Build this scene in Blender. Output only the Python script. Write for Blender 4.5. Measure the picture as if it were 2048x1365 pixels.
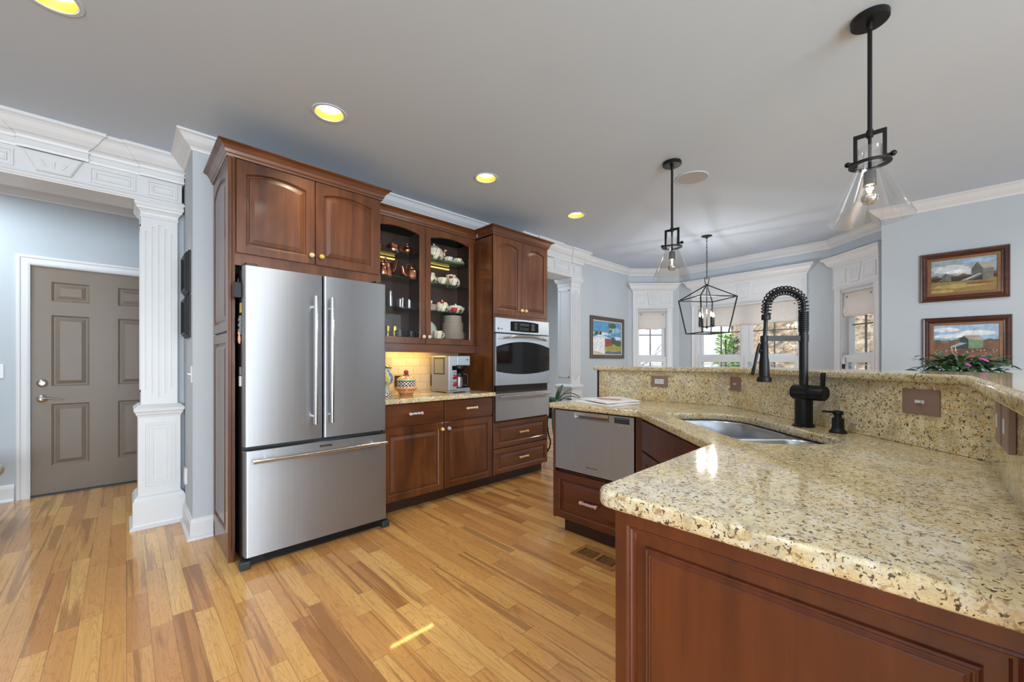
import bpy, bmesh, math, random
from math import sin, cos, pi, radians, hypot, atan, atan2, sqrt
from mathutils import Vector, Matrix

sc = bpy.context.scene
COL = sc.collection
for o in list(bpy.data.objects):
    bpy.data.objects.remove(o)

# ------------------------------------------------------------------ camera
FPX = 800.0                                  # focal length in pixels of a 2048 px wide frame
YAW = atan(827.0 / FPX)                      # angle from the view axis to the cabinet wall direction (+X)
cd = bpy.data.cameras.new('camera')
cd.sensor_width = 36.0
cd.lens = 36.0 * FPX / 2048.0
cd.shift_y = 40.5 / 2048.0
cd.clip_start = 0.02
cd.clip_end = 200
cam = bpy.data.objects.new('camera', cd)
COL.objects.link(cam)
cam.location = (0, 0, 1.21)
cam.rotation_euler = (pi / 2, 0, YAW - pi / 2)
sc.camera = cam

# ------------------------------------------------------------------ view, world, sun
sc.view_settings.view_transform = 'Standard'
sc.view_settings.look = 'None'
sc.view_settings.gamma = 1.0
sc.view_settings.use_curve_mapping = False
sc.view_settings.exposure = 0.64
try:
    sc.cycles.use_denoising = True
    sc.cycles.max_bounces = 10
    sc.cycles.transparent_max_bounces = 24
    sc.cycles.glossy_bounces = 5
    sc.cycles.caustics_reflective = False
    sc.cycles.caustics_refractive = False
    sc.cycles.sample_clamp_indirect = 6.0
except Exception:
    pass
w = bpy.data.worlds.new('world')
sc.world = w
w.use_nodes = True
_b = w.node_tree.nodes['Background']
_b.inputs[0].default_value = (0.80, 0.90, 1.0, 1)
_b.inputs[1].default_value = 1.8


def lamp(name, kind, loc, power, color=(1, 1, 1), rot=(0, 0, 0), **kw):
    d = bpy.data.lights.new(name, kind)
    d.energy = power
    d.color = color
    for k, v in kw.items():
        setattr(d, k, v)
    o = bpy.data.objects.new(name, d)
    COL.objects.link(o)
    o.location = loc
    o.rotation_euler = rot
    o['kind'] = 'helper'
    return o


def area(name, loc, target, sx, sy, power, color=(1, 1, 1)):
    o = lamp(name, 'AREA', loc, power, color, shape='RECTANGLE', size=sx, size_y=sy)
    o.rotation_euler = (Vector(target) - Vector(loc)).to_track_quat('-Z', 'Y').to_euler()
    return o


lamp('sun', 'SUN', (0, 30, 30), 1.5, (1.0, 0.95, 0.88), (radians(-52), 0, radians(18)), angle=radians(1.0))
# added fill panels in front of the solid, unseen walls behind the camera
FILL_TINT = (0.84, 0.935, 1.0)
area('fill_panel_rear', (-0.95, -3.74, 1.42), (-1.0, 2.0, 1.75), 4.7, 2.3, 262, FILL_TINT)
area('fill_panel_side', (-3.74, -0.8, 1.42), (2.0, -0.8, 1.75), 4.6, 2.3, 14, FILL_TINT)
area('fill_panel_breakfast', (5.0, -3.74, 1.5), (4.8, 1.0, 1.7), 1.0, 2.0, 16, FILL_TINT)
for _x, _y in ((0.905, 1.3), (0.905, 0.1), (2.165, -1.2), (3.395, -1.2), (4.6, -1.2)):  # added spots out of view, brightening the floor, counter and right side
    lamp('recessed_and_fill_spot', 'SPOT', (_x, _y, 2.72), 17, (1.0, 0.97, 0.93), spot_size=radians(150), spot_blend=0.5, shadow_soft_size=0.08)
area('hall_fill_panel', (-1.2, 4.85, 2.66), (-1.2, 4.85, 0.0), 0.5, 0.5, 15, FILL_TINT)  # added out-of-view fill for the dim hall
area('side_room_fill_panel', (4.0, 4.3, 2.66), (4.0, 4.3, 0.0), 0.4, 0.4, 9, FILL_TINT)  # added hidden fill for the room past the oven opening


# ------------------------------------------------------------------ materials
def lin(c):
    return tuple(((v / 255.0) / 12.92 if v / 255.0 <= 0.04045 else ((v / 255.0 + 0.055) / 1.055) ** 2.4) for v in c[:3]) + (1.0,)


class NT:
    """a small wrapper round a material's node tree"""

    def __init__(s, name):
        s.m = bpy.data.materials.new(name)
        s.m.use_nodes = True
        s.t = s.m.node_tree
        s.t.nodes.clear()
        s.out = s.t.nodes.new('ShaderNodeOutputMaterial')

    def n(s, typ, ins=None, **props):
        nd = s.t.nodes.new('ShaderNode' + typ)
        for k, v in props.items():
            setattr(nd, k, v)
        for k, v in (ins or {}).items():
            sock = nd.inputs[k]
            if isinstance(v, bpy.types.NodeSocket):
                s.t.links.new(v, sock)
            else:
                sock.default_value = v
        return nd

    def math(s, op, a, b=None, c=None):
        ins = {0: a}
        if b is not None:
            ins[1] = b
        if c is not None:
            ins[2] = c
        return s.n('Math', ins, operation=op).outputs[0]

    def ramp(s, fac, stops, interp='LINEAR'):
        nd = s.n('ValToRGB', {'Fac': fac})
        cr = nd.color_ramp
        cr.interpolation = interp
        while len(cr.elements) < len(stops):
            cr.elements.new(0.5)
        for e, (p, c) in zip(cr.elements, stops):
            e.position = p
            e.color = c if len(c) == 4 else tuple(c) + (1,)
        return nd.outputs['Color']

    def mix(s, fac, a, b, blend='MIX'):
        nd = s.n('Mix', None, data_type='RGBA', blend_type=blend)
        for sock, v in ((nd.inputs['Factor'], fac), (nd.inputs[6], a), (nd.inputs[7], b)):
            if isinstance(v, bpy.types.NodeSocket):
                s.t.links.new(v, sock)
            else:
                sock.default_value = v
        return nd.outputs[2]

    def co(s):
        return s.n('TexCoord').outputs['Object']

    def mapped(s, v, scale, loc=(0, 0, 0)):
        return s.n('Mapping', {'Vector': v, 'Scale': scale, 'Location': loc}).outputs[0]

    def noise(s, v, scale, detail=3.0, rough=0.5, dist=0.0):
        return s.n('TexNoise', {'Vector': v, 'Scale': scale, 'Detail': detail, 'Roughness': rough, 'Distortion': dist}).outputs['Fac']

    def bump(s, h, strength=0.2, dist=0.01):
        return s.n('Bump', {'Height': h, 'Strength': strength, 'Distance': dist}).outputs[0]

    def surf(s, sock):
        s.t.links.new(sock, s.out.inputs['Surface'])
        return s.m

    def pbr(s, color, rough=0.5, metal=0.0, normal=None, coat=0.0, coat_rough=0.1, spec=0.5, **kw):
        ins = {'Base Color': color, 'Roughness': rough, 'Metallic': metal, 'Coat Weight': coat,
               'Coat Roughness': coat_rough, 'Specular IOR Level': spec}
        if normal is not None:
            ins['Normal'] = normal
        ins.update(kw)
        return s.surf(s.n('BsdfPrincipled', ins).outputs[0])


def plain(name, c, rough=0.5, metal=0.0, var=0.06, scale=20.0, **kw):
    """a painted / moulded surface with a little unevenness"""
    t = NT(name)
    f = t.noise(t.co(), scale, 3)
    a = lin(c)
    k = t.ramp(f, [(0.3, tuple(x * (1 - var) for x in a[:3])), (0.7, tuple(min(1, x * (1 + var)) for x in a[:3]))])
    return t.pbr(k, rough, metal, **kw)


def emitter(name, c, strength):
    t = NT(name)
    return t.surf(t.n('Emission', {'Color': lin(c), 'Strength': strength}).outputs[0])


def wood(name, dark, mid, light, axis='z', rough=0.36, coat=0.45, rnd=True):
    t = NT(name)
    v = t.co()
    if rnd:
        r = t.n('ObjectInfo').outputs['Random']
        off = t.n('CombineXYZ', {0: t.math('MULTIPLY', r, 9.0), 1: t.math('MULTIPLY', r, 5.0), 2: t.math('MULTIPLY', r, 7.0)}).outputs[0]
        v = t.n('VectorMath', {0: v, 1: off}, operation='ADD').outputs[0]
    s1 = {'z': (22, 22, 1.6), 'x': (1.6, 22, 22), 'y': (22, 1.6, 22)}[axis]
    s2 = {'z': (3.2, 3.2, 1.0), 'x': (1.0, 3.2, 3.2), 'y': (3.2, 1.0, 3.2)}[axis]
    g = t.noise(t.mapped(v, s1), 1.0, 6, 0.6, 0.5)
    b = t.noise(t.mapped(v, s2), 1.0, 4, 0.55, 1.2)
    f = t.math('ADD', t.math('MULTIPLY', g, 0.45), t.math('MULTIPLY', b, 0.55))
    c = t.ramp(f, [(0.30, lin(dark)), (0.50, lin(mid)), (0.70, lin(light))])
    return t.pbr(c, rough, 0.0, t.bump(g, 0.03, 0.002), coat, 0.10)


def steel(name, c=(176, 180, 186), rough=0.46, axis='z'):
    t = NT(name)
    v = t.co()
    s1 = {'z': (90, 90, 0.6), 'x': (0.6, 200, 200)}[axis]
    g = t.noise(t.mapped(v, s1), 1.0, 4)
    a = lin(c)
    k = t.ramp(g, [(0.25, tuple(x * 0.95 for x in a[:3])), (0.75, tuple(min(1, x * 1.04) for x in a[:3]))])
    r = t.math('ADD', t.math('MULTIPLY', g, 0.06), rough - 0.03)
    return t.pbr(k, r, 1.0, Anisotropic=0.8, **{'Anisotropic Rotation': 0.25 if axis == 'z' else 0.0})


def thin_glass(name, tint=(1, 1, 1), ior=1.45, rough=0.0):
    t = NT(name)
    fc_ = t.n('LayerWeight', {'Blend': 0.5}).outputs['Facing']
    r0 = ((ior - 1) / (ior + 1)) ** 2
    fr = t.math('ADD', r0, t.math('MULTIPLY', t.math('POWER', fc_, 5.0), 1 - r0))
    tr = t.n('BsdfTransparent', {'Color': tuple(tint) + (1,)}).outputs[0]
    gl = t.n('BsdfGlossy', {'Color': (1, 1, 1, 1), 'Roughness': rough}).outputs[0]
    return t.surf(t.n('MixShader', {0: fr, 1: tr, 2: gl}).outputs[0])


M = {}
M['wall'] = plain('wall_paint', (186, 195, 203), 0.75, var=0.012, scale=3)
M['ceiling'] = plain('ceiling_paint', (196, 210, 227), 0.85, var=0.01, scale=2)
M['trim'] = plain('white_trim_paint', (217, 220, 224), 0.38, var=0.01, scale=6)
M['door'] = plain('taupe_door_paint', (116, 103, 90), 0.42, var=0.02, scale=8)
M['wood'] = wood('cherry_wood', (60, 31, 15), (97, 54, 27), (126, 76, 40))
M['wood_h'] = wood('cherry_wood_crosswise', (60, 31, 15), (97, 54, 27), (126, 76, 40), 'x')
M['wood_y'] = wood('cherry_wood_sideways', (60, 31, 15), (97, 54, 27), (126, 76, 40), 'y')
M['wood_red'] = wood('red_cherry_wood', (54, 22, 9), (90, 40, 17), (116, 56, 26))
M['wood_red_h'] = wood('red_cherry_wood_crosswise', (54, 22, 9), (90, 40, 17), (116, 56, 26), 'y')
M['wood_dark'] = wood('dark_interior_wood', (46, 30, 24), (60, 41, 33), (74, 52, 42), rough=0.5, coat=0.1)
M['kick'] = plain('toe_kick_wood', (58, 34, 24), 0.5)
M['steel'] = steel('brushed_stainless')
M['steel_h'] = steel('brushed_stainless_crosswise', axis='x')
M['chrome'] = plain('polished_steel', (205, 205, 205), 0.16, 1.0, var=0.02)
M['sink'] = plain('satin_sink_steel', (186, 192, 200), 0.30, 1.0, var=0.03, scale=4)
M['black'] = plain('satin_black', (12, 12, 13), 0.42, var=0.1)
M['matte_black'] = plain('matte_black_metal', (13, 13, 14), 0.40, 0.0, var=0.1, spec=0.35)
M['iron'] = plain('black_iron', (14, 14, 15), 0.5, var=0.1)
M['black_glass'] = plain('black_oven_glass', (7, 7, 8), 0.06, var=0.05, spec=0.6)
M['dark_grey'] = plain('dark_grey_plastic', (44, 48, 52), 0.45)
M['grey'] = plain('grey_plastic', (118, 122, 124), 0.4)
M['glass'] = thin_glass('clear_glass', (1, 1, 1), 1.22)
M['shade_glass'] = thin_glass('clear_shade_glass', (0.96, 0.96, 0.96), 1.9)
M['pane'] = thin_glass('window_glass', (0.97, 0.98, 0.98), 1.25)
M['green_glass'] = thin_glass('green_edged_glass', (0.72, 0.86, 0.78), 1.6)
M['white'] = plain('white_ceramic', (236, 234, 228), 0.25, var=0.02)
M['plastic_white'] = plain('white_plastic', (222, 224, 226), 0.4, var=0.02)
M['paper'] = plain('white_paper', (240, 240, 243), 0.7, var=0.02)
M['red'] = plain('glossy_red', (176, 20, 24), 0.25)
M['taupe'] = plain('taupe_plate', (142, 116, 104), 0.4)
M['nickel'] = plain('satin_nickel', (200, 192, 182), 0.26, 1.0, var=0.02)
M['copper'] = plain('polished_copper', (205, 138, 108), 0.24, 1.0, var=0.06, scale=30)
M['brass'] = plain('polished_brass', (205, 165, 75), 0.24, 1.0, var=0.05)
M['brown_frame'] = wood('walnut_frame_wood', (48, 24, 16), (72, 38, 26), (98, 56, 38), 'x', 0.3, 0.4)
M['gilt'] = wood('bronze_liner', (104, 66, 34), (128, 84, 46), (146, 100, 58), 'x', 0.4, 0.2)
M['grey_frame'] = wood('grey_brown_frame', (70, 58, 50), (86, 73, 64), (102, 88, 78), 'x', 0.5, 0.1)
_t = NT('linen_shade')
_c = _t.ramp(_t.noise(_t.co(), 60, 3), [(0.3, lin((234, 229, 225))), (0.7, lin((243, 240, 237)))])
M['fabric'] = _t.surf(_t.n('MixShader', {0: 0.45, 1: _t.n('BsdfDiffuse', {'Color': _c}).outputs[0], 2: _t.n('BsdfTranslucent', {'Color': _c}).outputs[0]}).outputs[0])
M['lens'] = emitter('lamp_lens', (255, 246, 222), 8)
M['filament'] = emitter('bulb_glow', (255, 226, 170), 18)
M['flame'] = emitter('candle_bulb_glow', (255, 236, 190), 22)
M['strip'] = emitter('warm_light_strip', (255, 210, 112), 1.1)
M['baffle'] = plain('gold_reflector', (232, 182, 84), 0.4, 0.2, var=0.02)


def build_granite(name, stretch=(1, 1, 1)):
    t = NT(name)
    v = t.mapped(t.co(), stretch)
    big = t.noise(v, 4.0, 4, 0.55)
    c = t.ramp(big, [(0.30, lin((212, 192, 148))), (0.48, lin((222, 208, 170))), (0.62, lin((230, 220, 194))), (0.75, lin((228, 224, 210)))])
    gold = t.noise(v, 34.0, 4, 0.6)
    c = t.mix(t.ramp(gold, [(0.50, (0, 0, 0)), (0.64, (0.42, 0.42, 0.42))]), c, lin((204, 164, 100)))
    pale = t.noise(t.mapped(v, (1, 1, 1), (3.1, 1.7, 4.4)), 46.0, 3, 0.6)
    c = t.mix(t.ramp(pale, [(0.55, (0, 0, 0)), (0.63, (0.75, 0.75, 0.75))]), c, lin((238, 232, 214)))
    brown = t.noise(t.mapped(v, (1, 1, 1), (7.3, 2.2, 0.6)), 66.0, 3, 0.62, 0.6)
    c = t.mix(t.ramp(brown, [(0.575, (0, 0, 0)), (0.615, (0.62, 0.62, 0.62))]), c, lin((146, 108, 66)))
    spk = t.noise(t.mapped(v, (1, 1, 1.0), (1.9, 8.2, 5.6)), 125.0, 2.4, 0.56, 0.9)
    c = t.mix(t.ramp(spk, [(0.588, (0, 0, 0)), (0.616, (0.92, 0.94, 0.94))]), c, lin((52, 42, 36)))
    blot = t.noise(t.mapped(v, (1, 1, 1), (5.5, 0.4, 9.1)), 22.0, 5, 0.75, 0.3)
    c = t.mix(t.ramp(blot, [(0.66, (0, 0, 0)), (0.69, (0.75, 0.75, 0.75))]), c, lin((74, 56, 44)))
    fine = t.noise(t.mapped(v, (1, 1, 1), (2.7, 3.3, 8.8)), 190.0, 3, 0.65)
    c = t.mix(0.5, c, t.ramp(fine, [(0.34, lin((140, 122, 96))), (0.5, lin((220, 208, 178))), (0.66, lin((250, 246, 236)))]), 'SOFT_LIGHT')
    smoke = t.noise(t.mapped(v, (1, 1, 1), (9.1, 4.2, 1.3)), 11.0, 5, 0.65, 0.5)
    c = t.mix(t.ramp(smoke, [(0.50, (0, 0, 0)), (0.66, (0.5, 0.5, 0.5))]), c, lin((168, 156, 134)))
    return t.pbr(c, 0.07, 0.0, None, 0.1, 0.03)


M['granite'] = build_granite('cream_gold_granite')


def build_floor():
    t = NT('hickory_plank_floor')
    sep = t.n('SeparateXYZ', {0: t.co()})
    x, y = sep.outputs[0], sep.outputs[1]
    W = 0.0785
    u = t.math('DIVIDE', t.math('ADD', x, 20.013), W)
    col = t.math('FLOOR', u)
    fu = t.math('FRACT', u)
    rc = t.n('TexWhiteNoise', {'W': col}, noise_dimensions='1D').outputs['Value']
    L = t.math('ADD', 0.52, t.math('MULTIPLY', rc, 0.42))
    vv = t.math('ADD', t.math('DIVIDE', t.math('ADD', y, 20.0), L), t.math('MULTIPLY', rc, 37.0))
    row = t.math('FLOOR', vv)
    fv = t.math('FRACT', vv)
    wn = t.n('TexWhiteNoise', {'Vector': t.n('CombineXYZ', {0: col, 1: row, 2: 0.0}).outputs[0]}, noise_dimensions='3D')
    r = wn.outputs['Value']
    rs = t.n('SeparateColor', {0: wn.outputs['Color']})
    r2, r3 = rs.outputs[1], rs.outputs[2]
    gx = t.math('ADD', t.math('MULTIPLY', x, 13.0), t.math('MULTIPLY', r2, 91.0))
    gy = t.math('ADD', t.math('MULTIPLY', y, 1.5), t.math('MULTIPLY', r3, 57.0))
    gv = t.n('CombineXYZ', {0: gx, 1: gy, 2: t.math('MULTIPLY', r, 13.0)}).outputs[0]
    grain = t.noise(gv, 1.0, 5, 0.55, 1.5)
    rings = t.math('FRACT', t.math('MULTIPLY', grain, 9.0))
    fine = t.noise(t.mapped(gv, (7, 0.9, 1)), 2.0, 4, 0.6)
    base = t.ramp(r, [(0.0, lin((236, 188, 116))), (0.30, lin((227, 174, 103))), (0.60, lin((218, 162, 95))), (0.86, lin((208, 150, 88))), (1.0, lin((190, 134, 80)))])
    heart = t.noise(t.n('CombineXYZ', {0: t.math('MULTIPLY', gx, 1.35), 1: t.math('MULTIPLY', gy, 0.36), 2: r3}).outputs[0], 1.0, 4, 0.55, 1.1)
    th = t.math('ADD', 0.50, t.math('MULTIPLY', r2, 0.20))
    hm = t.n('MapRange', {'Value': heart, 'From Min': th, 'From Max': t.math('ADD', th, 0.035)}).outputs[0]
    c = t.mix(t.math('MULTIPLY', hm, 0.62), base, lin((140, 94, 57)))
    rim = t.n('MapRange', {'Value': t.math('ABSOLUTE', t.math('SUBTRACT', heart, th)), 'From Min': 0.0, 'From Max': 0.02, 'To Min': 1.0, 'To Max': 0.0}).outputs[0]
    c = t.mix(t.math('MULTIPLY', rim, 0.35), c, lin((112, 72, 44)))
    line = t.n('MapRange', {'Value': rings, 'From Min': 0.70, 'From Max': 1.0}).outputs[0]
    c = t.mix(t.math('MULTIPLY', line, 0.40), c, lin((150, 98, 56)))
    c = t.mix(t.math('MULTIPLY', t.ramp(fine, [(0.45, (0, 0, 0)), (0.75, (1, 1, 1))]), 0.34), c, lin((164, 110, 64)))
    e1 = t.math('MINIMUM', fu, t.math('SUBTRACT', 1.0, fu))
    s1 = t.n('MapRange', {'Value': e1, 'From Min': 0.006, 'From Max': 0.016, 'To Min': 1.0, 'To Max': 0.0}).outputs[0]
    e2 = t.math('MULTIPLY', t.math('MINIMUM', fv, t.math('SUBTRACT', 1.0, fv)), L)
    s2 = t.n('MapRange', {'Value': e2, 'From Min': 0.0005, 'From Max': 0.0016, 'To Min': 1.0, 'To Max': 0.0}).outputs[0]
    seam = t.math('MAXIMUM', s1, s2)
    c = t.mix(t.math('MULTIPLY', seam, 0.62), c, lin((74, 46, 26)))
    hgt = t.math('SUBTRACT', t.math('MULTIPLY', fine, 0.05), seam)
    return t.pbr(c, 0.26, 0.0, t.bump(hgt, 0.10, 0.002), 0.45, 0.045, 0.4)


M['floor'] = build_floor()


def build_tile():
    t = NT('tumbled_travertine_tile')
    v = t.co()
    sep = t.n('SeparateXYZ', {0: v})
    vec = t.n('CombineXYZ', {0: sep.outputs[0], 1: sep.outputs[2], 2: 0.0}).outputs[0]
    br = t.n('TexBrick', {'Vector': t.mapped(vec, (1, 1, 1), (-0.092, 0.0, 0)), 'Color1': lin((222, 206, 176)), 'Color2': lin((206, 186, 150)),
                          'Mortar': lin((180, 166, 140)), 'Scale': 1.0, 'Mortar Size': 0.0022, 'Brick Width': 0.153, 'Row Height': 0.0775, 'Bias': 0.0},
             offset=0.5)
    n = t.noise(v, 40, 5, 0.65)
    c = t.mix(t.ramp(n, [(0.55, (0, 0, 0)), (0.75, (0.5, 0.5, 0.5))]), br.outputs['Color'], lin((178, 152, 112)))
    return t.pbr(c, 0.55, 0.0, t.bump(t.math('ADD', t.math('MULTIPLY', n, 0.25), t.math('MULTIPLY', br.outputs['Fac'], -1.0)), 0.5, 0.003))


M['tile'] = build_tile()


# ------------------------------------------------------------------ mesh building
class MB:
    """collects shapes and links them as ONE mesh object"""

    def __init__(s, loc=None, rz=0.0):
        s.v, s.f, s.mi, s.sm = [], [], [], []
        s.M = Matrix.Identity(4)
        s.m = 0
        s.smooth = False
        if loc is not None:
            s.at(loc, rz)

    def at(s, loc, rz=0.0, rx=0.0, ry=0.0):
        s.M = Matrix.Translation(Vector(loc)) @ Matrix.Rotation(rz, 4, 'Z') @ Matrix.Rotation(rx, 4, 'X') @ Matrix.Rotation(ry, 4, 'Y')
        return s

    def add(s, vs, fs, smooth=None):
        b = len(s.v)
        s.v.extend(s.M @ Vector(p) for p in vs)
        sm = s.smooth if smooth is None else smooth
        for f in fs:
            s.f.append([b + i for i in f])
            s.mi.append(s.m)
            s.sm.append(sm)
        return s

    def box(s, x0, y0, z0, x1, y1, z1):
        vs = [(x0, y0, z0), (x1, y0, z0), (x1, y1, z0), (x0, y1, z0), (x0, y0, z1), (x1, y0, z1), (x1, y1, z1), (x0, y1, z1)]
        return s.add(vs, [(3, 2, 1, 0), (4, 5, 6, 7), (0, 1, 5, 4), (1, 2, 6, 5), (2, 3, 7, 6), (3, 0, 4, 7)], False)

    def prism(s, poly, z0, z1):
        n = len(poly)
        vs = [(p[0], p[1], z0) for p in poly] + [(p[0], p[1], z1) for p in poly]
        fs = [tuple(range(n - 1, -1, -1)), tuple(range(n, 2 * n))] + [(i, (i + 1) % n, n + (i + 1) % n, n + i) for i in range(n)]
        return s.add(vs, fs, False)

    def lathe(s, prof, c=(0, 0, 0), seg=24, ang=2 * pi, sx=1.0, sy=1.0):
        vs, fs = [], []
        n = len(prof)
        full = abs(ang - 2 * pi) < 1e-6
        k = seg if full else seg + 1
        for j in range(k):
            a = ang * j / seg
            for r, z in prof:
                vs.append((c[0] + r * cos(a) * sx, c[1] + r * sin(a) * sy, c[2] + z))
        for j in range(seg):
            j2 = (j + 1) % k
            for i in range(n - 1):
                q = (j * n + i, j2 * n + i, j2 * n + i + 1, j * n + i + 1)
                if prof[i][0] < 1e-7:
                    q = (j * n + i, j2 * n + i + 1, j * n + i + 1)
                elif prof[i + 1][0] < 1e-7:
                    q = (j * n + i, j2 * n + i, j * n + i + 1)
                fs.append(q)
        return s.add(vs, fs, True)

    def cyl(s, p0, p1, r0, r1=None, seg=16):
        return s.tube([p0, p1], [r0, r0 if r1 is None else r1], seg)

    def tube(s, pts, r, seg=8, closed=False, caps=True, flat=None):
        pts = [Vector(p) for p in pts]
        n = len(pts)
        rs = r if isinstance(r, (list, tuple)) else [r] * n
        up = None
        vs, fs = [], []
        for i, p in enumerate(pts):
            if closed:
                d = pts[(i + 1) % n] - pts[i - 1]
            else:
                d = pts[min(i + 1, n - 1)] - pts[max(i - 1, 0)]
            d = d.normalized() if d.length > 1e-9 else Vector((0, 0, 1))
            if up is None:
                up = Vector((0, 0, 1)) if abs(d.z) < 0.9 else Vector((1, 0, 0))
            sd = d.cross(up)
            if sd.length < 1e-6:
                sd = d.cross(Vector((1, 0.3, 0)))
            sd.normalize()
            up = sd.cross(d).normalized()
            for j in range(seg):
                a = 2 * pi * (j + 0.5) / seg
                k1, k2 = (1, 1) if flat is None else flat
                vs.append(p + sd * (cos(a) * rs[i] * k1) + up * (sin(a) * rs[i] * k2))
        m = n if closed else n - 1
        for i in range(m):
            a, b = i * seg, ((i + 1) % n) * seg
            for j in range(seg):
                j2 = (j + 1) % seg
                fs.append((a + j, a + j2, b + j2, b + j))
        if caps and not closed:
            fs.append(tuple(range(seg - 1, -1, -1)))
            fs.append(tuple((n - 1) * seg + j for j in range(seg)))
        return s.add(vs, fs, seg > 5)

    def sphere(s, c, r, seg=16, sx=1, sy=1, sz=1):
        k = max(6, seg // 2)
        prof = [(r * sin(pi * i / k) if 0 < i < k else 0.0, -r * cos(pi * i / k) * sz) for i in range(k + 1)]
        return s.lathe(prof, c, seg, 2 * pi, sx, sy)

    def loops(s, loops, cap0=False, cap1=False, closed=True, smooth=False):
        n = len(loops[0])
        vs = [p for l in loops for p in l]
        fs = []
        for i in range(len(loops) - 1):
            for j in range(n if closed else n - 1):
                j2 = (j + 1) % n
                fs.append((i * n + j, i * n + j2, (i + 1) * n + j2, (i + 1) * n + j))
        if cap0:
            fs.append(tuple(range(n - 1, -1, -1)))
        if cap1:
            fs.append(tuple((len(loops) - 1) * n + j for j in range(n)))
        return s.add(vs, fs, smooth)

    def sweep(s, prof, path, z, closed=False, smooth=False):
        """mitred moulding; prof = [(out, up)], out is to the RIGHT of the path direction"""
        n = len(path)
        P = [Vector((p[0], p[1])) for p in path]
        loops = []
        for i in range(n):
            a = (P[i] - P[i - 1]).normalized() if (i > 0 or closed) else None
            b = (P[(i + 1) % n] - P[i]).normalized() if (i < n - 1 or closed) else None
            if a is None:
                a = b
            if b is None:
                b = a
            na, nb = Vector((a.y, -a.x)), Vector((b.y, -b.x))
            mit = (na + nb)
            mit = mit / max(1e-6, mit.dot(na))
            loops.append([(P[i].x + mit.x * o, P[i].y + mit.y * o, z + u) for o, u in prof])
        if closed:
            loops.append(loops[0])
        return s.loops(loops, not closed, not closed, True, smooth)

    def build(s, name, mats, parent=None, bevel=0.0, seg=2, local=False, angle=35, solidify=0.0):
        me = bpy.data.meshes.new(name)
        me.from_pydata([tuple(v) for v in s.v], [], s.f)
        if not isinstance(mats, (list, tuple)):
            mats = [mats]
        for m in mats:
            me.materials.append(M[m] if isinstance(m, str) else m)
        me.polygons.foreach_set('material_index', s.mi)
        me.polygons.foreach_set('use_smooth', s.sm)
        bm = bmesh.new()
        bm.from_mesh(me)
        bmesh.ops.recalc_face_normals(bm, faces=bm.faces)
        bm.to_mesh(me)
        bm.free()
        me.update()
        if any(s.sm):
            me.set_sharp_from_angle(angle=radians(angle))
        o = bpy.data.objects.new(name, me)
        COL.objects.link(o)
        if parent is not None:
            o.parent = parent
            if not local:
                off = Vector((0, 0, 0))
                q = parent
                while q is not None:
                    off += Vector(q.location)
                    q = q.parent
                o.location = -off
        if solidify:
            sm = o.modifiers.new('thickness', 'SOLIDIFY')
            sm.thickness = solidify
            sm.offset = 0
        if bevel:
            b = o.modifiers.new('edges', 'BEVEL')
            b.width = bevel
            b.segments = seg
            b.limit_method = 'ANGLE'
            b.angle_limit = radians(40)
        return o


def thing(name, label, cat, loc=(0, 0, 0), group=None, rz=0.0):
    o = bpy.data.objects.new(name, None)
    COL.objects.link(o)
    o.location = loc
    o.rotation_euler = (0, 0, rz)
    o.empty_display_size = 0.05
    return tag(o, label, cat, group)


def tag(o, label, cat, group=None):
    o['label'] = label
    o['category'] = cat
    if group:
        o['group'] = group
    return o


def struct(o):
    o['kind'] = 'structure'
    return o


def copy_tree(o, parent=None, **kw):
    c = o.copy()
    COL.objects.link(c)
    if parent is not None:
        c.parent = parent
    for ch in list(o.children):
        copy_tree(ch, c)
    for k, v in kw.items():
        c[k] = v
    return c


def text_mesh(name, body, size, loc, rz, mat, parent, depth=0.0004, align='CENTER', rx=pi / 2):
    cu = bpy.data.curves.new(name, 'FONT')
    cu.body = body
    cu.size = size
    cu.align_x = align
    cu.align_y = 'CENTER'
    cu.extrude = depth
    t = bpy.data.objects.new(name + '_curve', cu)
    COL.objects.link(t)
    dg = bpy.context.evaluated_depsgraph_get()
    me = bpy.data.meshes.new_from_object(t.evaluated_get(dg))
    bpy.data.objects.remove(t)
    bpy.data.curves.remove(cu)
    me.transform(Matrix.Translation(Vector(loc)) @ Matrix.Rotation(rz, 4, 'Z') @ Matrix.Rotation(rx, 4, 'X'))
    me.materials.clear()
    me.materials.append(M[mat])
    o = bpy.data.objects.new(name, me)
    COL.objects.link(o)
    o.parent = parent
    off = Vector((0, 0, 0))
    q = parent
    while q is not None:
        off += Vector(q.location)
        q = q.parent
    o.location = -off
    return o


def door_loop(w, h, d, y, arch=0.0, n=14, dt=None):
    """outline inset by d in a w x h door, in the plane y; the top dips by arch at the sides"""
    dt = d if dt is None else dt
    x0, x1 = d, w - d
    pts = [(x0, y, d), (x1, y, d)]
    for i in range(n + 1):
        u = 1 - 2 * i / n
        pts.append((w / 2 + u * (x1 - x0) / 2, y, h - dt - arch * u * u))
    return pts


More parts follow.
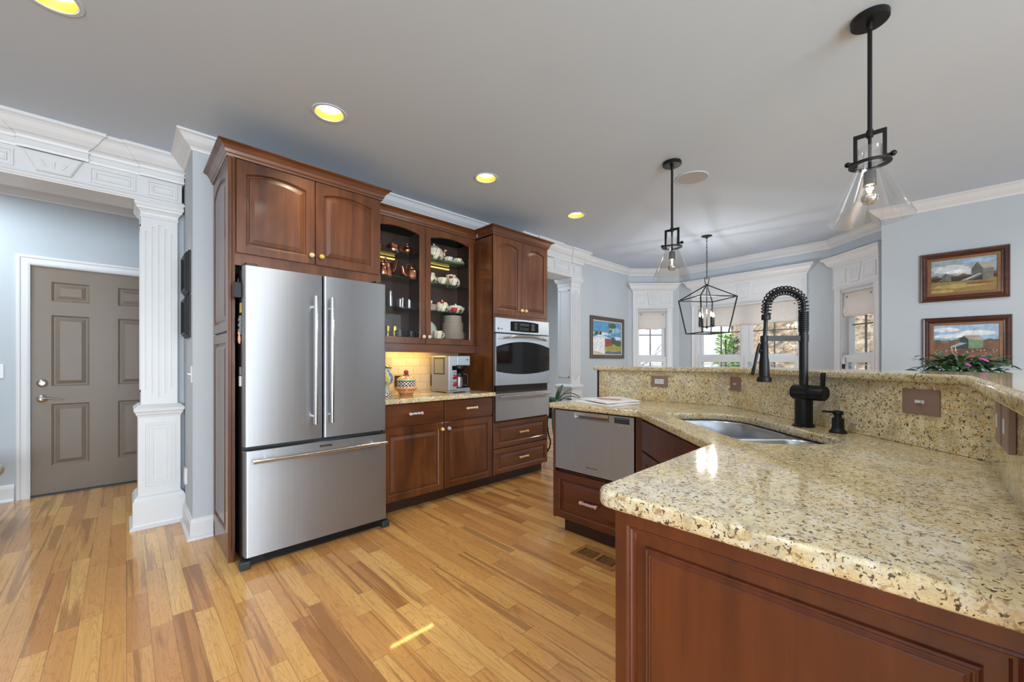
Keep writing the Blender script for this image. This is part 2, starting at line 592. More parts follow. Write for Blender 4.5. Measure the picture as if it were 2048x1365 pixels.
def panel_door(mb, w, h, t=0.021, frame=0.057, arch=0.0, glass=False, beaded=False):
    """a raised-panel (or open, for glass) cabinet door: local x across, z up, front towards -y, back at y = 0"""
    A = arch
    L = [door_loop(w, h, 0.0, 0.0), door_loop(w, h, 0.0, -t + 0.003), door_loop(w, h, 0.003, -t),
         door_loop(w, h, frame - 0.006, -t, A, dt=frame - 0.004), door_loop(w, h, frame, -t + 0.004, A)]
    if glass:
        L += [door_loop(w, h, frame, 0.0, A)]
        mb.loops(L)
        mb.loops([L[-1], L[0]])
    elif beaded:
        L += [door_loop(w, h, frame + d, -t + k) for d, k in ((0.003, 0.002), (0.006, 0.006), (0.010, 0.0065), (0.013, 0.013), (0.034, 0.0125), (0.036, 0.006), (0.039, 0.003), (0.042, 0.005), (0.044, 0.005), (0.047, 0.0015), (0.050, 0.003), (0.053, 0.001), (0.056, 0.0015))]
        mb.loops(L, cap0=True, cap1=True)
    else:
        L += [door_loop(w, h, frame + 0.003, -t + 0.012, A), door_loop(w, h, frame + 0.010, -t + 0.012, A),
              door_loop(w, h, frame + 0.014, -t + 0.008, A), door_loop(w, h, frame + 0.036, -t + 0.001, A), door_loop(w, h, frame + 0.039, -t, A)]
        mb.loops(L, cap0=True, cap1=True)
    return mb


KN = [0]
KNOB_COLS = {'yellow': (226, 196, 110), 'cream': (236, 226, 196), 'pink': (228, 176, 172), 'blue': (168, 184, 206), 'white': (226, 222, 218),
             'peach': (232, 180, 150), 'gold': (222, 186, 84), 'lilac': (190, 182, 214), 'mint': (196, 214, 200)}
for _k, _c in KNOB_COLS.items():
    M['k_' + _k] = plain('ceramic_' + _k, _c, 0.25, var=0.05, scale=60)


def knob(parent, p, n, c1, c2):
    """painted round ceramic knob; n = outward direction"""
    n = Vector(n).normalized()
    mb = MB()
    q = Vector(p)
    mb.m = 1
    mb.tube([q - n * 0.002, q + n * 0.012], 0.006, 10)
    mb.m = 0
    c = q + n * 0.022
    mb.sphere(c, 0.0165, 18)
    mb.m = 1
    up = Vector((0, 0, 1))
    sd = n.cross(up).normalized()
    pts = []
    for i in range(26):
        a = i / 25 * 3.2 * pi
        r = 0.002 + 0.012 * i / 25
        k = sqrt(max(0, 0.0172 ** 2 - r * r))
        pts.append(c + sd * (r * cos(a)) + up * (r * sin(a)) + n * k)
    mb.tube(pts, 0.0017, 6)
    return mb.build('knob', ['k_' + c1, 'k_' + c2], parent)


def pull(parent, p, along, n, cball, c1, c2, L=0.105):
    """drawer pull: two painted balls joined by a twisted rope of two colours"""
    n, a = Vector(n).normalized(), Vector(along).normalized()
    up = n.cross(a).normalized()
    p = Vector(p)
    mb = MB()
    for s in (-1, 1):
        mb.m = 0
        q = p + a * (s * L / 2)
        mb.sphere(q + n * 0.024, 0.0135, 16)
        mb.tube([q - n * 0.002, q + n * 0.014], 0.006, 10)
    for k in (0, 1):
        mb.m = 1 + k
        pts = []
        for i in range(31):
            u = -1 + 2 * i / 30
            th = u * 2.6 * pi + k * pi
            pts.append(p + a * (u * (L / 2 - 0.010)) + n * (0.024 + 0.0048 * sin(th)) + up * (0.0048 * cos(th)))
        mb.tube(pts, 0.0054, 8)
    return mb.build('drawer_pull', ['k_' + cball, 'k_' + c1, 'k_' + c2], parent)


# ================================================================== THE SETTING
H = 2.74


def curve_plate(name, outlines, z0, z1, mats, parent=None, bevel=0.0, res=3):
    """flat plate from 2-D outlines (the first the rim, the others holes), edges eased by bevel"""
    cu = bpy.data.curves.new(name, 'CURVE')
    cu.dimensions = '2D'
    cu.fill_mode = 'BOTH'
    cu.extrude = (z1 - z0) / 2 - bevel
    cu.bevel_depth = bevel
    cu.bevel_resolution = res
    cu.offset = -bevel
    for pts in outlines:
        sp = cu.splines.new('POLY')
        sp.points.add(len(pts) - 1)
        for p, q in zip(sp.points, pts):
            p.co = (q[0], q[1], 0, 1)
        sp.use_cyclic_u = True
    t = bpy.data.objects.new(name + '_c', cu)
    COL.objects.link(t)
    dg = bpy.context.evaluated_depsgraph_get()
    me = bpy.data.meshes.new_from_object(t.evaluated_get(dg))
    bpy.data.objects.remove(t)
    bpy.data.curves.remove(cu)
    me.transform(Matrix.Translation((0, 0, (z0 + z1) / 2)))
    me.materials.clear()
    me.materials.append(M[mats])
    me.name = name
    for p in me.polygons:
        p.use_smooth = True
    me.set_sharp_from_angle(angle=radians(50))
    o = bpy.data.objects.new(name, me)
    COL.objects.link(o)
    if parent is not None:
        o.parent = parent
        o.location = -Vector(parent.location)
    return o


def circle(cx, cy, r, n=40):
    return [(cx + r * cos(2 * pi * i / n), cy + r * sin(2 * pi * i / n)) for i in range(n)]


def rounded(poly, radii, n=8):
    """round the corners of a polygon (radius per corner)"""
    out = []
    k = len(poly)
    for i in range(k):
        p, a, b = Vector(poly[i]), Vector(poly[i - 1]), Vector(poly[(i + 1) % k])
        r = radii[i] if isinstance(radii, (list, tuple)) else radii
        if r <= 0:
            out.append(tuple(p))
            continue
        da, db = (a - p).normalized(), (b - p).normalized()
        ang = da.angle(db)
        t = r / math.tan(ang / 2)
        c = p + (da + db).normalized() * (r / sin(ang / 2))
        s0, s1 = p + da * t - c, p + db * t - c
        for j in range(n + 1):
            u = j / n
            tot = s0.angle(s1)
            q = s0 * (sin((1 - u) * tot) / sin(tot)) + s1 * (sin(u * tot) / sin(tot))
            out.append(tuple(c + q))
    return out


S = struct
S(tag(MB().box(-3.9, -3.9, -0.06, 6.75, 5.62, 0.0).build('floor', 'floor'), 'glossy hickory plank floor with light and dark boards', 'floor'))

CANS = [(-0.225, 2.55), (0.905, 2.555), (2.165, 2.55), (3.395, 2.545)]
S(tag(curve_plate('ceiling', [[(-3.9, -3.9), (6.95, -3.9), (6.95, 5.7), (-3.9, 5.7)]] + [circle(x, y, 0.081) for x, y in CANS], H, H + 0.02, 'ceiling'),
      'smooth pale grey ceiling with recessed lights', 'ceiling'))
S(tag(MB().box(-3.9, -3.9, H + 0.16, 6.95, 5.7, H + 0.3).build('ceiling_upper', 'ceiling'), 'deck above the ceiling that shuts out the sky', 'ceiling'))


def wall(name, label, *boxes):
    mb = MB()
    for b in boxes:
        mb.box(*b)
    return S(tag(mb.build(name, 'wall'), label, 'wall'))


wall('wall_kitchen', 'blue grey wall behind the fridge and glass cabinet', (0.47, 3.46, 0, 3.36, 3.60, H))
wall('wall_stub', 'narrow blue grey wall end beside the fridge cabinet', (0.33, 3.46, 0, 0.47, 4.25, H), (0.29, 4.02, 0, 0.33, 4.25, 2.36), (0.42, 4.25, 0, 0.56, 5.5, H))
wall('wall_hall', 'blue grey wall round the taupe entry door', (-3.8, 5.5, 0, -0.61, 5.62, H), (0.32, 5.5, 0, 0.56, 5.62, H), (-0.61, 5.5, 2.07, 0.32, 5.62, H))
wall('wall_dining', 'blue grey wall carrying the small farm picture', (4.62, 3.46, 0, 6.06, 3.66, H))
wall('wall_pantry', 'blue grey wall seen through the opening beside the oven', (3.2, 4.9, 0, 6.1, 5.0, H), (3.22, 3.60, 0, 3.36, 4.9, H))
wall('wall_right', 'blue grey wall carrying two framed barn paintings', (5.51, -3.8, 0, 5.92, 0.31, H))
wall('wall_rear', 'blue grey wall behind the camera', (-3.9, -3.9, 0, 5.7, -3.8, H))
wall('wall_left', 'blue grey wall at the far side behind the camera', (-3.9, -3.8, 0, -3.8, 5.6, H))

# ---- bay with three windows: each wall piece in its own frame (x along, y outwards)
BA, BB, BC, BD = Vector((6.05, 3.46)), Vector((6.65, 2.86)), Vector((6.45, 0.84)), Vector((5.92, 0.31))


def frame_of(p, q):
    d = (q - p).normalized()
    return (p.x, p.y, 0.0), atan2(d.y, d.x), (q - p).length


def bay_wall(name, label, p, q, o0, o1):
    loc, rz, L = frame_of(p, q)
    mb = MB(loc, rz)
    z0, z1, T = 0.62, 2.06, 0.16
    mb.box(-0.04, 0, 0, o0, T, H).box(o1, 0, 0, L + 0.04, T, H).box(o0, 0, z1, o1, T, H).box(o0, 0, 0, o1, T, z0)
    S(tag(mb.build(name, 'wall'), label, 'wall'))
    return loc, rz, L


CROWN = [(0, -0.098), (0.008, -0.098), (0.012, -0.086), (0.020, -0.076), (0.030, -0.070), (0.050, -0.052), (0.066, -0.030), (0.074, -0.020),
         (0.082, -0.016), (0.090, -0.013), (0.090, 0.0), (0, 0.0)]
BASE = [(0, 0), (0.032, 0), (0.030, 0.012), (0.022, 0.02), (0.016, 0.022), (0.016, 0.112), (0.012, 0.122), (0.010, 0.136), (0.004, 0.142), (0, 0.142)]


def moulding(name, label, prof, path, z):
    return S(tag(MB().sweep(prof, path, z).build(name, 'trim'), label, 'moulding'))


moulding('trim_1', 'white crown moulding over the fridge wall and its end', CROWN, [(0.33, 4.0), (0.33, 3.46), (3.36, 3.46)], H)
moulding('trim_2', 'white crown moulding round the window bay and picture wall', CROWN,
         [(4.70, 3.46), tuple(BA), tuple(BB), tuple(BC), tuple(BD), (5.51, 0.31), (5.51, -3.7)], H)
moulding('trim_3', 'white crown moulding over the hall door wall', CROWN, [(-3.7, 5.5), (0.42, 5.5)], H)
moulding('baseboard_stub', 'white baseboard at the wall end beside the fridge cabinet', BASE, [(0.33, 3.92), (0.33, 3.46), (0.4415, 3.46)], 0)
moulding('baseboard_hall', 'white baseboard beside the entry door', BASE, [(-3.7, 5.5), (-0.69, 5.5)], 0)
moulding('baseboard_bay', 'white baseboard under the windows', BASE, [(4.64, 3.46), tuple(BA), tuple(BB), tuple(BC), tuple(BD), (5.51, 0.31), (5.51, -3.7)], 0)


# ---- classical columns and entablatures
def rect_rings(mb, x0, x1, z0, z1, y, steps):
    """nested moulded rectangles on a face at y that looks towards -y; steps = [(inset, proud)]"""
    L = [[(x0 + d, y - k, z0 + d), (x1 - d, y - k, z0 + d), (x1 - d, y - k, z1 - d), (x0 + d, y - k, z1 - d)] for d, k in steps]
    mb.loops(L, cap1=True)


NEST = [(0.0, 0.0), (0.0, 0.006), (0.010, 0.006), (0.012, -0.001), (0.020, -0.001), (0.022, 0.005), (0.030, 0.005), (0.032, -0.002), (0.042, -0.002), (0.044, 0.004), (0.052, 0.004), (0.054, -0.001)]


def ring_prof(mb, x0, x1, y0, y1, prof):
    """mouldings wrapped round a rectangular core: prof = [(out, z)]"""
    L = [[(x0 - o, y0 - o, z), (x1 + o, y0 - o, z), (x1 + o, y1 + o, z), (x0 - o, y1 + o, z)] for o, z in prof]
    mb.loops(L, cap0=True, cap1=True)


def column(label, x0, x1, y0, y1, zc):
    root = S(thing('column', label, 'column', (x0, y0, 0)))
    p = MB()
    ring_prof(p, x0 - 0.016, x1 + 0.016, y0 - 0.02, y1, [(0.045, 0), (0.045, 0.012), (0.030, 0.022), (0.028, 0.03), (0.028, 0.195), (0.022, 0.206), (0.016, 0.222), (0.004, 0.232), (0, 0.24), (0, 0.80)])
    w = x1 - x0
    rect_rings(p, x0 + 0.030 - 0.016, x1 - 0.030 + 0.016, 0.285, 0.762, y0 - 0.02, NEST)
    p.build('pedestal', 'trim', root)
    c = MB()
    ring_prof(c, x0 - 0.016, x1 + 0.016, y0 - 0.02, y1, [(0.002, 0.80), (0.006, 0.815), (0.012, 0.822), (0.014, 0.835), (0.022, 0.845), (0.024, 0.866), (0.014, 0.874), (0.004, 0.884), (-0.006, 0.892)])
    c.build('pedestal_cap', 'trim', root)
    s = MB()
    n = 5
    edge, fw = 0.030, 0.0135
    xs = [x0]
    cen = [x0 + edge + (w - 2 * edge) * i / (n - 1) for i in range(n)]
    zb, zt = 0.885, zc - 0.10
    s.box(x0, y0 + 0.009, zb, x1, y1, zt)
    tops = [zt - 0.11, zt - 0.075, zt - 0.05, zt - 0.075, zt - 0.11]
    bots = [zb + 0.12, zb + 0.085, zb + 0.06, zb + 0.085, zb + 0.12]
    for i in range(n + 1):
        a = x0 if i == 0 else cen[i - 1] + fw / 2
        b = x1 if i == n else cen[i] - fw / 2
        s.box(a, y0, zb, b, y0 + 0.009, zt)
    for i in range(n):
        s.box(cen[i] - fw / 2, y0, zb, cen[i] + fw / 2, y0 + 0.009, bots[i])
        s.box(cen[i] - fw / 2, y0, tops[i], cen[i] + fw / 2, y0 + 0.009, zt)
    # long sunk panel on the face towards the opening
    s.box(x0 - 0.005, y0 + 0.03, zb + 0.10, x0, y0 + 0.045, zt - 0.06).box(x0 - 0.005, y1 - 0.045, zb + 0.10, x0, y1 - 0.03, zt - 0.06)
    s.box(x0 - 0.005, y0 + 0.03, zt - 0.075, x0, y1 - 0.03, zt - 0.06).box(x0 - 0.005, y0 + 0.03, zb + 0.10, x0, y1 - 0.03, zb + 0.115)
    s.build('shaft', 'trim', root)
    k = MB()
    z = zc - 0.10
    ring_prof(k, x0, x1, y0, y1, [(0.0, z - 0.012), (0.006, z - 0.006), (0.006, z + 0.006), (0.002, z + 0.010), (0.004, z + 0.028), (0.014, z + 0.044), (0.024, z + 0.052), (0.026, z + 0.064),
                                  (0.032, z + 0.070), (0.036, z + 0.080), (0.036, z + 0.094), (0.028, z + 0.10)])
    k.build('capital', 'trim', root)
    return root


column('white fluted column between the entry door and the fridge cabinet', 0.083, 0.288, 3.97, 4.22, 2.375)
column('white fluted column beside the tall oven cabinet opening', 4.405, 4.612, 3.385, 3.62, 2.36)

ENT_CROWN = [(0, -0.125), (0.010, -0.125), (0.014, -0.112), (0.024, -0.100), (0.036, -0.094), (0.060, -0.066), (0.078, -0.036), (0.088, -0.026), (0.094, -0.022), (0.100, -0.020), (0.100, 0.0), (0, 0.0)]
ENT_NECK = [(0, -0.060), (0.012, -0.060), (0.016, -0.045), (0.012, -0.040), (0.012, -0.012), (0.020, -0.006), (0.022, 0.0), (0, 0)]
ARCHI = [(0, 0), (0.010, 0), (0.010, 0.010), (0.016, 0.014), (0.020, 0.024), (0.014, 0.030), (0.010, 0.040), (0, 0.042)]


def keystone(mb, xc, y, z0, z1, wb, wt, proud):
    q = [(xc - wb / 2, z0), (xc + wb / 2, z0), (xc + wt / 2, z1), (xc - wt / 2, z1)]
    a = [(x, y + 0.002, z) for x, z in q]
    b = [(x, y - proud, z) for x, z in q]
    c = [(xc + (x - xc) * 0.93, y - proud - 0.006, z0 + (z - z0) * 0.93 + 0.006) for x, z in q]
    mb.loops([a, b, c], cap1=True)
    for s in (-1, 0, 1):
        x0, x1 = xc + s * wb * 0.22, xc + s * wt * 0.22
        mb.tube([(x0, y - proud - 0.004, z0 + 0.03), (x1, y - proud - 0.004, z1 - 0.05)], [0.006, 0.010], 8)


def entablature(label, name, x0, x1, y0, y1, zb, keys, panels, jogs):
    root = S(thing(name, label, 'moulding', ((x0 + x1) / 2, y0, zb)))
    b = MB()
    b.box(x0, y0, zb, x1, y1, H - 0.001)
    for p0, p1 in panels:
        rect_rings(b, p0, p1, zb + 0.055, H - 0.205, y0, [(0, 0), (0, 0.010), (0.010, 0.010), (0.013, 0.0012), (0.024, 0.0012), (0.027, 0.009), (0.034, 0.009), (0.038, 0.0016)])
    b.build('frieze', 'trim', root)
    path = [(x0, y0)]
    for j0, j1, d in jogs:
        path += [(j0, y0), (j0, y0 - d), (j1, y0 - d), (j1, y0)]
    if path[-1][0] >= x1 - 0.001:
        path[-1] = (x1, y1)
    else:
        path += [(x1, y0), (x1, y1)]
    MB().sweep(ENT_CROWN, path, H).build('cornice', 'trim', root)
    MB().sweep(ENT_NECK, path, H - 0.125).build('neck_moulding', 'trim', root)
    MB().sweep(ARCHI, [(x0, y0), (x1, y0), (x1, y1)], zb).build('architrave', 'trim', root)
    for kx, wb, wt in keys:
        MB_ = MB()
        keystone(MB_, kx, y0, zb + 0.055, H - 0.190, wb, wt, 0.018)
        MB_.build('keystone', 'trim', root)
    return root


entablature('white panelled beam with keystone over the hall opening', 'trim_4', -3.75, 0.312, 3.955, 4.22, 2.375,
            [(-0.333, 0.15, 0.26)], [(-1.40, -0.50), (-0.175, 0.055), (0.115, 0.285)],
            [(-0.475, -0.19, 0.02), (0.088, 0.312, 0.014)])
entablature('white panelled beam with keystone over the opening beside the oven', 'trim_5', 3.36, 4.635, 3.375, 3.64, 2.36,
            [(3.86, 0.16, 0.25)], [(3.42, 3.70), (4.02, 4.36), (4.43, 4.61)], [(3.72, 4.0, 0.02), (4.40, 4.635, 0.014)])

# ---- entry door (six raised panels), casing and hardware
dr = S(thing('door_1', 'taupe six-panel entry door with nickel lever and deadbolt', 'door', (-0.145, 5.5, 0)))
d = MB((-0.598, 5.525, 0.014))
DW, DH = 0.904, 2.048
cells = [(0.118, 0.356, 1.742, 1.918), (0.548, 0.786, 1.742, 1.918), (0.118, 0.356, 0.968, 1.615), (0.548, 0.786, 0.968, 1.615), (0.118, 0.356, 0.245, 0.808), (0.548, 0.786, 0.245, 0.808)]
d.box(0, 0, 0, DW, 0.04, DH)


def door_face(mb, w, h, cells, y):
    xs = sorted({0, w} | {c[0] for c in cells} | {c[1] for c in cells})
    zs = sorted({0, h} | {c[2] for c in cells} | {c[3] for c in cells})
    for i in range(len(xs) - 1):
        for j in range(len(zs) - 1):
            cx, cz = (xs[i] + xs[i + 1]) / 2, (zs[j] + zs[j + 1]) / 2
            if any(c[0] < cx < c[1] and c[2] < cz < c[3] for c in cells):
                continue
            mb.add([(xs[i], y, zs[j]), (xs[i + 1], y, zs[j]), (xs[i + 1], y, zs[j + 1]), (xs[i], y, zs[j + 1])], [(0, 1, 2, 3)])
    for x0, x1, z0, z1 in cells:
        rect_rings(mb, x0, x1, z0, z1, y, [(0, 0), (0.004, -0.004), (0.010, -0.006), (0.014, -0.011), (0.022, -0.011), (0.052, -0.002), (0.056, -0.002)])


door_face(d, DW, DH, cells, -0.013)
d.add([(0, -0.013, 0), (DW, -0.013, 0), (DW, -0.013, DH), (0, -0.013, DH), (0, 0, 0), (DW, 0, 0), (DW, 0, DH), (0, 0, DH)], [(0, 1, 5, 4), (1, 2, 6, 5), (2, 3, 7, 6), (3, 0, 4, 7)])
d.build('door_panel', 'door', dr)
cas = MB()
CAS = [(0, 0), (0.0, -0.012), (0.014, -0.016), (0.022, -0.012), (0.05, -0.016), (0.058, -0.022), (0.072, -0.024), (0.078, -0.020), (0.078, 0)]


def casing(mb, x0, x1, z1, y, wdt=0.078, z0=0.0):
    """moulded door or window casing round an opening, on a wall face at y that looks towards -y"""
    L = []
    for o, k in CAS:
        o2 = o * wdt / 0.078
        L.append([(x0 - o2, y + k, z0), (x0 - o2, y + k, z1 + o2), (x1 + o2, y + k, z1 + o2), (x1 + o2, y + k, z0)])
    n = len(L)
    vs = [p for l in L for p in l]
    fs = []
    for i in range(n):
        i2 = (i + 1) % n
        for j in range(3):
            fs.append((i * 4 + j, i * 4 + j + 1, i2 * 4 + j + 1, i2 * 4 + j))
    mb.add(vs, fs, False)


casing(cas, -0.602, 0.310, 2.068, 5.5)
cas.box(-0.612, 5.5, 0, -0.600, 5.60, 2.07).box(0.308, 5.5, 0, 0.32, 5.60, 2.07).box(-0.612, 5.5, 2.062, 0.32, 5.60, 2.074)
cas.build('door_casing', 'trim', dr)
MB().box(-0.6, 5.488, 0.0, 0.308, 5.57, 0.014).build('threshold', 'iron', dr)


def lever_set(root):
    k = MB()
    k.lathe([(0, -0.006), (0.034, -0.006), (0.036, -0.002), (0.034, 0.004), (0.022, 0.010), (0.016, 0.014), (0, 0.014)])
    k.lathe([(0.012, 0.010), (0.012, 0.046), (0.009, 0.050), (0, 0.050)], seg=16)
    pts = [(0.0, 0.0, 0.044), (0.03, 0.004, 0.048), (0.06, 0.0, 0.050), (0.09, -0.006, 0.050), (0.118, -0.004, 0.048), (0.128, 0.002, 0.046)]
    k.tube(pts, [0.0085, 0.0085, 0.0075, 0.0065, 0.0055, 0.0045], 10)
    mt = Matrix.Translation((-0.536, 5.512, 0.872)) @ Matrix.Rotation(pi / 2, 4, 'X')
    k.v = [mt @ Vector(v) for v in k.v]
    k.build('door_handle', 'nickel', root)
    e = MB()
    e.lathe([(0, -0.006), (0.033, -0.006), (0.035, -0.001), (0.032, 0.006), (0.024, 0.012), (0.012, 0.014), (0, 0.014)])
    e.box(-0.005, -0.016, 0.012, 0.005, 0.016, 0.026)
    mt = Matrix.Translation((-0.534, 5.512, 1.012)) @ Matrix.Rotation(pi / 2, 4, 'X')
    e.v = [mt @ Vector(v) for v in e.v]
    e.build('deadbolt', 'nickel', root)


lever_set(dr)


# ---- the three windows of the bay
def bay_window(idx, label, p, q, o0, o1, sashes, c0=None, c1=None):
    loc, rz, L = frame_of(p, q)
    root = S(thing('window_%d' % idx, label, 'window', loc))
    z0, z1, T = 0.62, 2.06, 0.16
    fr = MB(loc, rz)
    casing(fr, o0, o1, z1 + 0.03, 0.0, 0.082)
    # flat head with frieze and cornice
    w0, w1 = o0 - 0.085, o1 + 0.085
    fr.box(w0, -0.03, z1 + 0.04, w1, 0.0, z1 + 0.06)
    fr.box(w0 - 0.01, -0.042, z1 + 0.06, w1 + 0.01, 0.0, z1 + 0.075)
    fr.box(w0, -0.03, z1 + 0.075, w1, 0.0, z1 + 0.29)
    fr.build('window_frame', 'trim', root)
    hd = MB(loc, rz)
    prof = [(0, 0), (0.008, 0.0), (0.012, 0.012), (0.022, 0.022), (0.034, 0.028), (0.052, 0.052), (0.066, 0.086), (0.078, 0.098), (0.086, 0.102), (0.092, 0.108), (0.092, 0.124), (0, 0.124)]
    hd.sweep(prof, [(w0, 0.0), (w0, -0.03), (w1, -0.03), (w1, 0.0)], z1 + 0.29 + 0.02)
    hd.box(w0, -0.03, z1 + 0.29, w1, 0.0, z1 + 0.43)
    hd.build('cornice', 'trim', root)
    ky = MB(loc, rz)
    xc = (o0 + o1) / 2
    keystone(ky, xc, -0.03, z1 + 0.085, z1 + 0.30, 0.13, 0.20, 0.006)
    ky.build('keystone', 'trim', root)
    pn = MB(loc, rz)
    for a, b in ((w0 + 0.03, xc - 0.12), (xc + 0.12, w1 - 0.03)):
        if b - a > 0.06:
            rect_rings(pn, a, b, z1 + 0.10, z1 + 0.275, -0.03, [(0, 0), (0, 0.006), (0.010, 0.006), (0.016, 0.001), (0.026, 0.001), (0.030, 0.005), (0.034, 0.005)])
    pn.build('frieze_panels', 'trim', root)
    jb = MB(loc, rz)
    jb.box(o0, 0.0, z0, o0 + 0.012, T, z1).box(o1 - 0.012, 0.0, z0, o1, T, z1).box(o0, 0.0, z1 - 0.012, o1, T, z1).box(o0, -0.04, z0 - 0.02, o1, T, z0)
    jb.build('window_jamb', 'trim', root)
    n = len(sashes)
    for a, b in sashes:
        s = MB(loc, rz)
        ys0, ys1 = 0.085, 0.125
        f = 0.042
        s.box(a, ys0, z0, a + f, ys1, z1 - 0.012).box(b - f, ys0, z0, b, ys1, z1 - 0.012)
        s.box(a + f, ys0, z0, b - f, ys1, z0 + 0.07).box(a + f, ys0, z1 - 0.06, b - f, ys1, z1 - 0.012)
        s.box(a + f, ys0 - 0.012, 1.27, b - f, ys1, 1.315)
        so = s.build('sash', 'trim', root, 0.003)
        g = MB(loc, rz)
        g.box(a + f, 0.104, z0 + 0.07, b - f, 0.108, z1 - 0.06)
        g.build('pane', 'pane', so)
        mu = MB(loc, rz)
        xm = (a + b) / 2
        mu.box(xm - 0.008, 0.098, z0 + 0.07, xm + 0.008, 0.114, z1 - 0.06)
        for zz in (1.0, 1.655):
            mu.box(a + f, 0.098, zz - 0.008, b - f, 0.114, zz + 0.008)
        mu.build('muntin', 'muntin', so)
    if n > 1:
        mp = MB(loc, rz)
        for i in range(n - 1):
            mp.box(sashes[i][1], 0.03, z0, sashes[i + 1][0], T, z1 - 0.012)
        mp.build('mullion', 'trim', root, 0.003)
    return root, loc, rz


M['muntin'] = plain('bronze_muntin', (108, 106, 96), 0.5)
bay_wall('wall_bay_left', 'blue grey wall round the narrow window nearest the dining picture', BA, BB, 0.154, 0.650)
bay_wall('wall_bay', 'blue grey wall round the wide double window', BB, BC, 0.303, 1.700)
bay_wall('wall_bay_right', 'blue grey wall round the narrow window beside the barn paintings', BC, BD, 0.165, 0.628)
W1 = bay_window(1, 'narrow white cased window nearest the dining picture', BA, BB, 0.154, 0.650, [(0.166, 0.638)])
W2 = bay_window(2, 'wide white cased double window in the bay', BB, BC, 0.303, 1.700, [(0.315, 0.955), (1.048, 1.688)])
W3 = bay_window(3, 'narrow white cased window beside the barn paintings', BC, BD, 0.165, 0.628, [(0.177, 0.616)])


def roman_shade(label, W, x0, x1, z1=2.045, z0=1.745):
    root, loc, rz = W
    t = thing('roman_shade', label, 'window shade', loc, 'linen shades in the bay windows')
    mb = MB(loc, rz)
    n, m = 24, 14
    vs, fs = [], []
    for j in range(m + 1):
        for i in range(n + 1):
            u, v = i / n, j / m
            z = z1 + (z0 - z1) * v
            edge = 0.010 * sin(u * pi * 7) * v * v
            y = 0.028 - 0.010 * sin(v * pi) - (0.016 * max(0, sin((v - 0.55) / 0.45 * pi)) if v > 0.55 else 0) + 0.003 * sin(u * 17 + v * 3)
            vs.append((x0 + (x1 - x0) * u, y, z - edge * 0.6 + 0.012 * v * (abs(2 * u - 1) ** 3)))
    for j in range(m):
        for i in range(n):
            a = j * (n + 1) + i
            fs.append((a, a + 1, a + n + 2, a + n + 1))
    mb.add(vs, fs, True)
    mb.build('fabric', 'fabric', t, solidify=0.004)
    hr = MB(loc, rz).box(x0, 0.016, z1 - 0.004, x1, 0.046, z1 + 0.012)
    hr.build('headrail', 'fabric', t)
    for xx in (x0 + 0.05, x1 - 0.05):
        b = MB(loc, rz)
        b.m = 0
        b.tube([(xx, 0.030, z1 - 0.052), (xx, 0.017, z1 - 0.052)], 0.012, 14)
        b.build('button', 'button', t)
    return t


M['button'] = plain('taupe_button', (150, 140, 130), 0.5)
roman_shade('linen shade half down in the narrow window nearest the dining picture', W1, 0.168, 0.636)
roman_shade('wide linen shade half down in the double window', W2, 0.317, 1.686)
roman_shade('linen shade half down in the narrow window beside the barn paintings', W3, 0.179, 0.614)


def shutter(label, W, x0, x1, z0=0.64, z1=1.285):
    root, loc, rz = W
    t = thing('cafe_shutter', label, 'shutter', loc, 'white shutters on the lower half of the bay windows')
    f = MB(loc, rz)
    y0, y1 = 0.012, 0.042
    st = 0.046
    f.box(x0, y0, z0, x0 + st, y1, z1).box(x1 - st, y0, z0, x1, y1, z1)
    f.box(x0 + st, y0, z1 - 0.088, x1 - st, y1, z1).box(x0 + st, y0, z0, x1 - st, y1, z0 + 0.09)
    f.build('shutter_frame', 'trim', t, 0.002)
    k = 8
    for i in range(k):
        zc = z1 - 0.118 - i * 0.060
        l = MB(loc, rz)
        l.tube([(x0 + st, 0.027, zc), (x1 - st, 0.027, zc)], 0.028, 10, flat=(1.0, 0.16))
        l.build('louver', 'trim', t)
    l = MB(loc, rz)
    l.box((x0 + x1) / 2 - 0.005, y0 - 0.018, z0 + 0.11, (x0 + x1) / 2 + 0.005, y0 - 0.008, z1 - 0.10)
    l.build('tilt_rod', 'trim', t)
    return t


shutter('white louvered shutter in the narrow window nearest the dining picture', W1, 0.168, 0.636)
shutter('white louvered shutter under the bright green bush of the double window', W2, 0.317, 0.998)
shutter('white louvered shutter behind the tall black faucet', W2, 1.005, 1.686)
shutter('white louvered shutter in the narrow window beside the barn paintings', W3, 0.179, 0.614)


# ================================================================== FRIDGE WALL CABINETS
CABC = [(0, -0.075), (0.006, -0.075), (0.009, -0.063), (0.015, -0.057), (0.020, -0.040), (0.032, -0.020), (0.042, -0.013), (0.048, -0.011), (0.056, -0.006), (0.056, 0.0), (0, 0.0)]
YF = 2.915                       # face-frame plane of the deep cabinets


def cab_door(parent, x0, x1, z0, z1, y, arch=0.0, wood_='wood', frame=0.057, name='door', glass=False):
    mb = MB((x0, y, z0))
    panel_door(mb, x1 - x0, z1 - z0, 0.021, frame, arch, glass)
    return mb.build(name, wood_, parent)


def slab(parent, x0, x1, z0, z1, y, wood_='wood_h', name='drawer'):
    return MB().box(x0, y - 0.021, z0, x1, y, z1).build(name, wood_, parent, 0.005)


